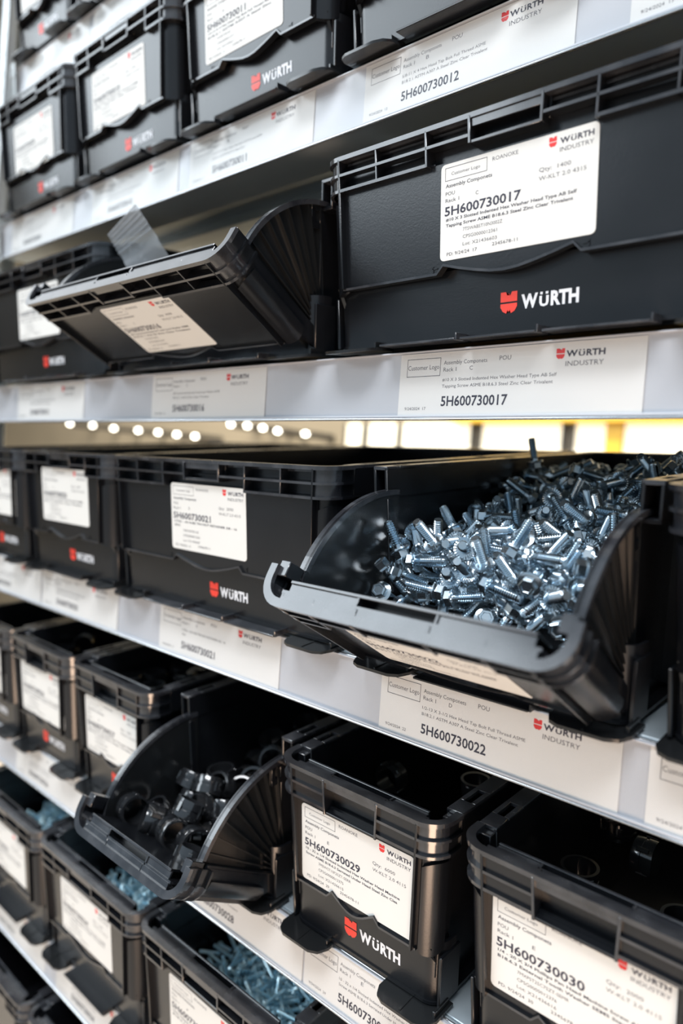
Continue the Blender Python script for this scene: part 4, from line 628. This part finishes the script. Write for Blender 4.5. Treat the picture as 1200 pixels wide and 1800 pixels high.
def bolt_bm():
    bm = new()
    prof = [(2.3, -19), (2.75, -18.3)]
    z = -17.6
    while z < -2.2:
        prof += [(2.3, z), (3.1, z+.7)]; z += 1.4
    prof += [(2.7, -1.4), (2.7, 0)]
    lathe(bm, prof, 12)
    # flange with a serrated underside
    n = 48; A = []; B_ = []; C_ = []
    for i in range(n):
        t = 2*math.pi*i/n; c, s_ = math.cos(t), math.sin(t); dz = -.28 if i % 2 else .12
        A.append(bm.verts.new((2.9*c, 2.9*s_, dz*.4))); B_.append(bm.verts.new((6.5*c, 6.5*s_, dz))); C_.append(bm.verts.new((6.6*c, 6.6*s_, .9)))
    D = [bm.verts.new((4.6*math.cos(2*math.pi*i/n), 4.6*math.sin(2*math.pi*i/n), 1.6)) for i in range(n)]
    for i in range(n):
        j = (i+1) % n
        bm.faces.new((A[i], A[j], B_[j], B_[i])); bm.faces.new((B_[i], B_[j], C_[j], C_[i])); bm.faces.new((C_[i], C_[j], D[j], D[i]))
    bm.faces.new(D); bm.faces.new(A[::-1])
    # hexagon with chamfered, slightly dished top
    hx = lambda r, z: [bm.verts.new((r*math.cos(math.pi*i/3), r*math.sin(math.pi*i/3), z)) for i in range(6)]
    L = [hx(4.9, 1.2), hx(4.9, 5.6), hx(4.1, 6.2), hx(3.2, 6.2), hx(2.7, 5.6)]
    for a, b in zip(L[:-1], L[1:]):
        for i in range(6): bm.faces.new((a[i], a[(i+1) % 6], b[(i+1) % 6], b[i]))
    bm.faces.new(L[-1])
    return bm
def screw_bm():
    bm = new(); prof = [(1.4, -20), (1.8, -19.5)]; z = -19
    while z < -1.5:
        prof += [(1.5, z), (2.0, z+.6)]; z += 1.2
    prof += [(1.8, -.3), (1.8, 0)]
    lathe(bm, prof, 8); lathe(bm, [(3.4, 0), (3.5, .8), (2.9, 1.9), (1.6, 2.4)], 12)
    return bm
def ring_bm():
    bm = new(); n = 28
    prof = [(12.5, -7), (12.5, -1.2), (11.6, -1.0), (11.6, 0.8), (12.3, 1.0), (12.3, 6.2), (11.9, 7), (10.4, 7), (10.4, -7)]
    R_ = [[bm.verts.new((r*math.cos(2*math.pi*i/n), r*math.sin(2*math.pi*i/n), z)) for i in range(n)] for r, z in prof]
    R_.append(R_[0])
    for a, b in zip(R_[:-1], R_[1:]):
        for i in range(n): bm.faces.new((a[i], a[(i+1) % n], b[(i+1) % n], b[i]))
    for k in range(4):                       # small clip lugs round the band
        t = k*math.pi/2; m = Matrix.Rotation(t, 4, 'Z'); q = len(bm.verts)
        bm.verts.ensure_lookup_table(); before = set(bm.verts)
        box(bm, 11.4, 13.2, -1.6, 1.6, -4.5, 3.5, .3)
        bmesh.ops.transform(bm, matrix=m, verts=[v for v in bm.verts if v not in before])
    return bm
MAKE = {'bolt': (bolt_bm, 'zinc', 'flange_bolt', 32), 'screw': (screw_bm, 'zinc_blue', 'zinc_screw', 35), 'ring': (ring_bm, 'ring', 'plastic_ring', 35)}
PROTO = {k: finish(f(), nm, M[mt], smooth=sm) for k, (f, mt, nm, sm) in MAKE.items()}
def poses(s):
    for r in s.split(';'):
        if r:
            v = [int(x) for x in r.split(',')]
            yield Vector(v[:3])/10, Quaternion((v[3]/100, v[4]/100, v[5]/100, v[6]/100)).normalized()
def fill(key, kind, row, cx, label, cat, group, rest_label, limit=400, bed=None):
    z, y = SHELF[row]; org = Vector((cx, y-9, z+46))
    me = PROTO[kind]; proto = None
    vis, rest = [list(poses(s)) for s in POSE[key]]
    if kind == 'screw': vis = [r for r in vis if abs((r[1] @ Vector((0, 0, 1))).z) < .78]     # upright ones left out
    if kind == 'ring': rest = []
    if kind == 'screw': vis = [r for r in vis if abs((r[1] @ Vector((0, 0, 1))).z) < .95]
    if kind == 'ring': rest = []
    for p, q in vis[:limit]:
        if proto is None: proto = bpy.data.objects.new(MAKE[kind][2], me); o = proto; tag(o, label, cat, group)
        else: o = proto.copy()
        col.objects.link(o)
        o.matrix_basis = Matrix.Translation((org+p)*S) @ q.to_matrix().to_4x4()
    rest = [r for r in rest + vis[limit:] if abs(r[0].x) < (40 if kind == 'ring' else 62) and r[0].z > 26 and (kind != 'screw' or r[0].y > 41)]
    if bed:                                # more of the same buried under the top layer
        n, x0, x1, y0, y1, zf = bed
        for _ in range(n):
            x = random.uniform(x0, x1); yy = random.uniform(y0, y1)
            q = Quaternion([random.gauss(0, 1) for _ in range(4)]).normalized()
            rest.append((Vector((x, yy, zf(x, yy))), q))
    if rest:
        bm = new()
        for p, q in rest:
            before = len(bm.verts); bm.from_mesh(me); bm.verts.ensure_lookup_table()
            m = Matrix.Translation((org+p)*S) @ q.to_matrix().to_4x4()
            bmesh.ops.transform(bm, matrix=m, verts=bm.verts[before:])
        nm = {'bolt': 'buried_bolts', 'screw': 'buried_screws', 'ring': 'buried_rings'}[kind]
        d = bpy.data.meshes.new(nm); bm.to_mesh(d); bm.free(); d.materials.append(M[MAKE[kind][1]])
        d.polygons.foreach_set('use_smooth', [True]*len(d.polygons)); d.set_sharp_from_angle(angle=math.radians(32))
        o = link(nm, d, None, kind='stuff'); tag(o, rest_label, 'hardware')
bmesh_scale = Matrix.Scale(1.09, 4); PROTO['bolt'].transform(bmesh_scale)
fill('bolts22', 'bolt', 'lower', -222, 'shiny zinc hex flange bolt with serrated flange in the open overflowing bin', 'bolt', 'flange bolts in the open bin',
     'flange bolts lying deeper in the open bin under the top layer', bed=(200, -55, 55, 32, 230, lambda x, y: max(28, min(104, 12+(y-10)*.62+.1*x))))
fill('rings28', 'ring', 'fifth', -456.75, 'glossy black plastic ring in the tipped narrow bin', 'ring', 'rings in the tipped narrow bin', 'rings lying deeper in the tipped narrow bin')
fill('rings27', 'ring', 'fifth', -619, 'black plastic ring in the bin directly left of the tipped ring bin', 'ring', 'rings in the bin left of the tipped one', 'hidden rings in the bin left of the tipped one')
fill('rings26', 'ring', 'fifth', -770, 'blurred black plastic ring in the far left narrow bin', 'ring', 'rings in the far left narrow bin', 'hidden rings in the far left narrow bin')
fill('rings29', 'ring', 'fifth', -301.75, 'black ring near the back of the bin with label ending 029', 'ring', 'rings in the nearly empty bin', 'hidden rings in the nearly empty bin')
fill('rings30', 'ring', 'fifth', -143, 'dark ring barely visible inside the bin with label ending 030', 'ring', 'rings in the bottom right bin', 'hidden rings in the bottom right bin')
for key, cx, lab, grp, rl in (('screws35', -448, 'small blue zinc screw in the bottom centre bin', 'screws in the bottom centre bin', 'screws lying deeper in the bottom centre bin'),
                         ('screws34', -649, 'small blue zinc screw in the bin below the tipped ring bin', 'screws in the bin below the tipped ring bin', 'screws lying deeper in the bin below the tipped ring bin'),
                         ('screws33', -848, 'small blue zinc screw in the bin at the lower left edge', 'screws in the lower left edge bin', 'screws lying deeper in the lower left edge bin')):
    fill(key, 'screw', 'sixth', cx, lab, 'screw', grp, rl, bed=(170, -54, 58, 44, 170, lambda x, y: min(96, 60+.16*y+random.uniform(-8, 6))))


# ---------------------------------------------------------------- clear bag standing in the tipped bin
def bag():
    bm = new(); nu, nv = 10, 18
    q = [Vector((-585, -14, 100)), Vector((-514, -14, 100)), Vector((-580, -30, 189)), Vector((-632, -28, 172))]
    g = []
    for j in range(nv+1):
        t = j/nv; row = []
        for i in range(nu+1):
            s = i/nu
            p = (q[0].lerp(q[1], s)).lerp(q[3].lerp(q[2], s), t)
            p.y += 3.0*math.sin(s*math.pi)*(1-t)+(1.2 if abs(t-.66) < .04 else 0)+(0.6 if t > .7 and j % 2 else 0)
            row.append(bm.verts.new(p))
        g.append(row)
    for j in range(nv):
        for i in range(nu): bm.faces.new((g[j][i], g[j][i+1], g[j+1][i+1], g[j+1][i]))
    for t in (.74, .79, .84, .89, .94, .985):
        a = (q[0].lerp(q[3], t)); b = (q[1].lerp(q[2], t)); 
        for off in (-.5,): cyl(bm, a+Vector((0, off, 0)), b+Vector((0, off, 0)), .5, n=6)
    r = bmesh.ops.solidify(bm, geom=bm.faces[:], thickness=.35)
    me = finish(bm, 'zip_bag', M['bag'], smooth=60)
    z, y = SHELF['middle']
    o = link('clear_zip_bag', me, None, (0, y, z)); tag(o, 'clear ridged plastic zip bag standing up out of the tipped bin', 'bag')
bag()

# ---------------------------------------------------------------- the hall (built in the turned frame)
_before = set(col.objects)
HALL = []
def hall(name, bm, m, kind='structure'):
    o = link(name, finish(bm, name, m), None, kind=kind); HALL.append(o); return o
bm = new(); box(bm, -9000, 6000, -7000, 5000, -60, 0); hall('floor', bm, M['floor'])
# far side of the hall, seen through the gap between two shelves
WALLY = 2490.0
bm = new(); box(bm, -9500, 4000, WALLY, WALLY+80, 0, 7500); hall('wall_back', bm, M['tan_wall'])
bm = new(); box(bm, -7080, -7000, -4500, WALLY, 0, 7500); hall('wall_left', bm, M['tan_wall'])
bm = new(); box(bm, -1900, 600, WALLY-70, WALLY-2, 1752, 1840); tag(hall('yellow_beam', bm, M['yellow'], None), 'long yellow beam on the far wall, seen through the gap between shelves', 'beam')
for i, (x0, x1) in enumerate(((-2592, -2480), (-2438, -2250), (-2213, -1813), (-1752, -1363), (-1304, -1170), (-1100, -760), (-720, -300))):
    bm = new(); box(bm, x0, x1, WALLY-12, WALLY-2, 1180, 1750); hall('window_%d' % (i+1), bm, M['lit_window'])
    bm = new()
    for a in ((x0-14, x0, 1166, 1752), (x1, x1+14, 1166, 1752), (x0-14, x1+14, 1166, 1180)): box(bm, a[0], a[1], WALLY-22, WALLY-1, a[2], a[3])
    hall('trim_%d' % (i+1), bm, M['dark'])
bm = new(); box(bm, -1170, -1100, WALLY-30, WALLY-2, 0, 1752); tag(hall('yellow_post', bm, M['yellow'], None), 'yellow post between two bright far windows', 'post')
for i, (x, z) in enumerate(((-5283, 6), (-4938, -7), (-4644, -28), (-4327, -40), (-4088, -52), (-3877, -64), (-3684, -74), (-3330, 0), (-3181, -8), (-3049, -20), (-2926, -36), (-2709, -50))):
    p = WORLD @ Vector((x*S, 2.3, z*S))
    bm = new(); prism(bm, [(8*math.cos(t*math.pi/8), 8*math.sin(t*math.pi/8)) for t in range(16)], -20, 0, 'y'); 
    o = hall('round_lamp', bm, M['lamp'], None); o.location = p
    tag(o, 'small round lamp glowing in the far background above the left bins', 'lamp', 'round lamps in the far background')
    bm = new(); prism(bm, [(20*math.cos(t*math.pi/8), 20*math.sin(t*math.pi/8)) for t in range(16)], 0, (WALLY-1)-p.y/S, 'y')
    link('lamp_tube', finish(bm, 'lamp_tube', M['dark']), o)

# ---------------------------------------------------------------- turn the finished rack upright
for o in list(col.objects):
    if o.parent is None and o.type in ('MESH', 'EMPTY') and o not in HALL:
        o.matrix_basis = WORLD @ o.matrix_basis
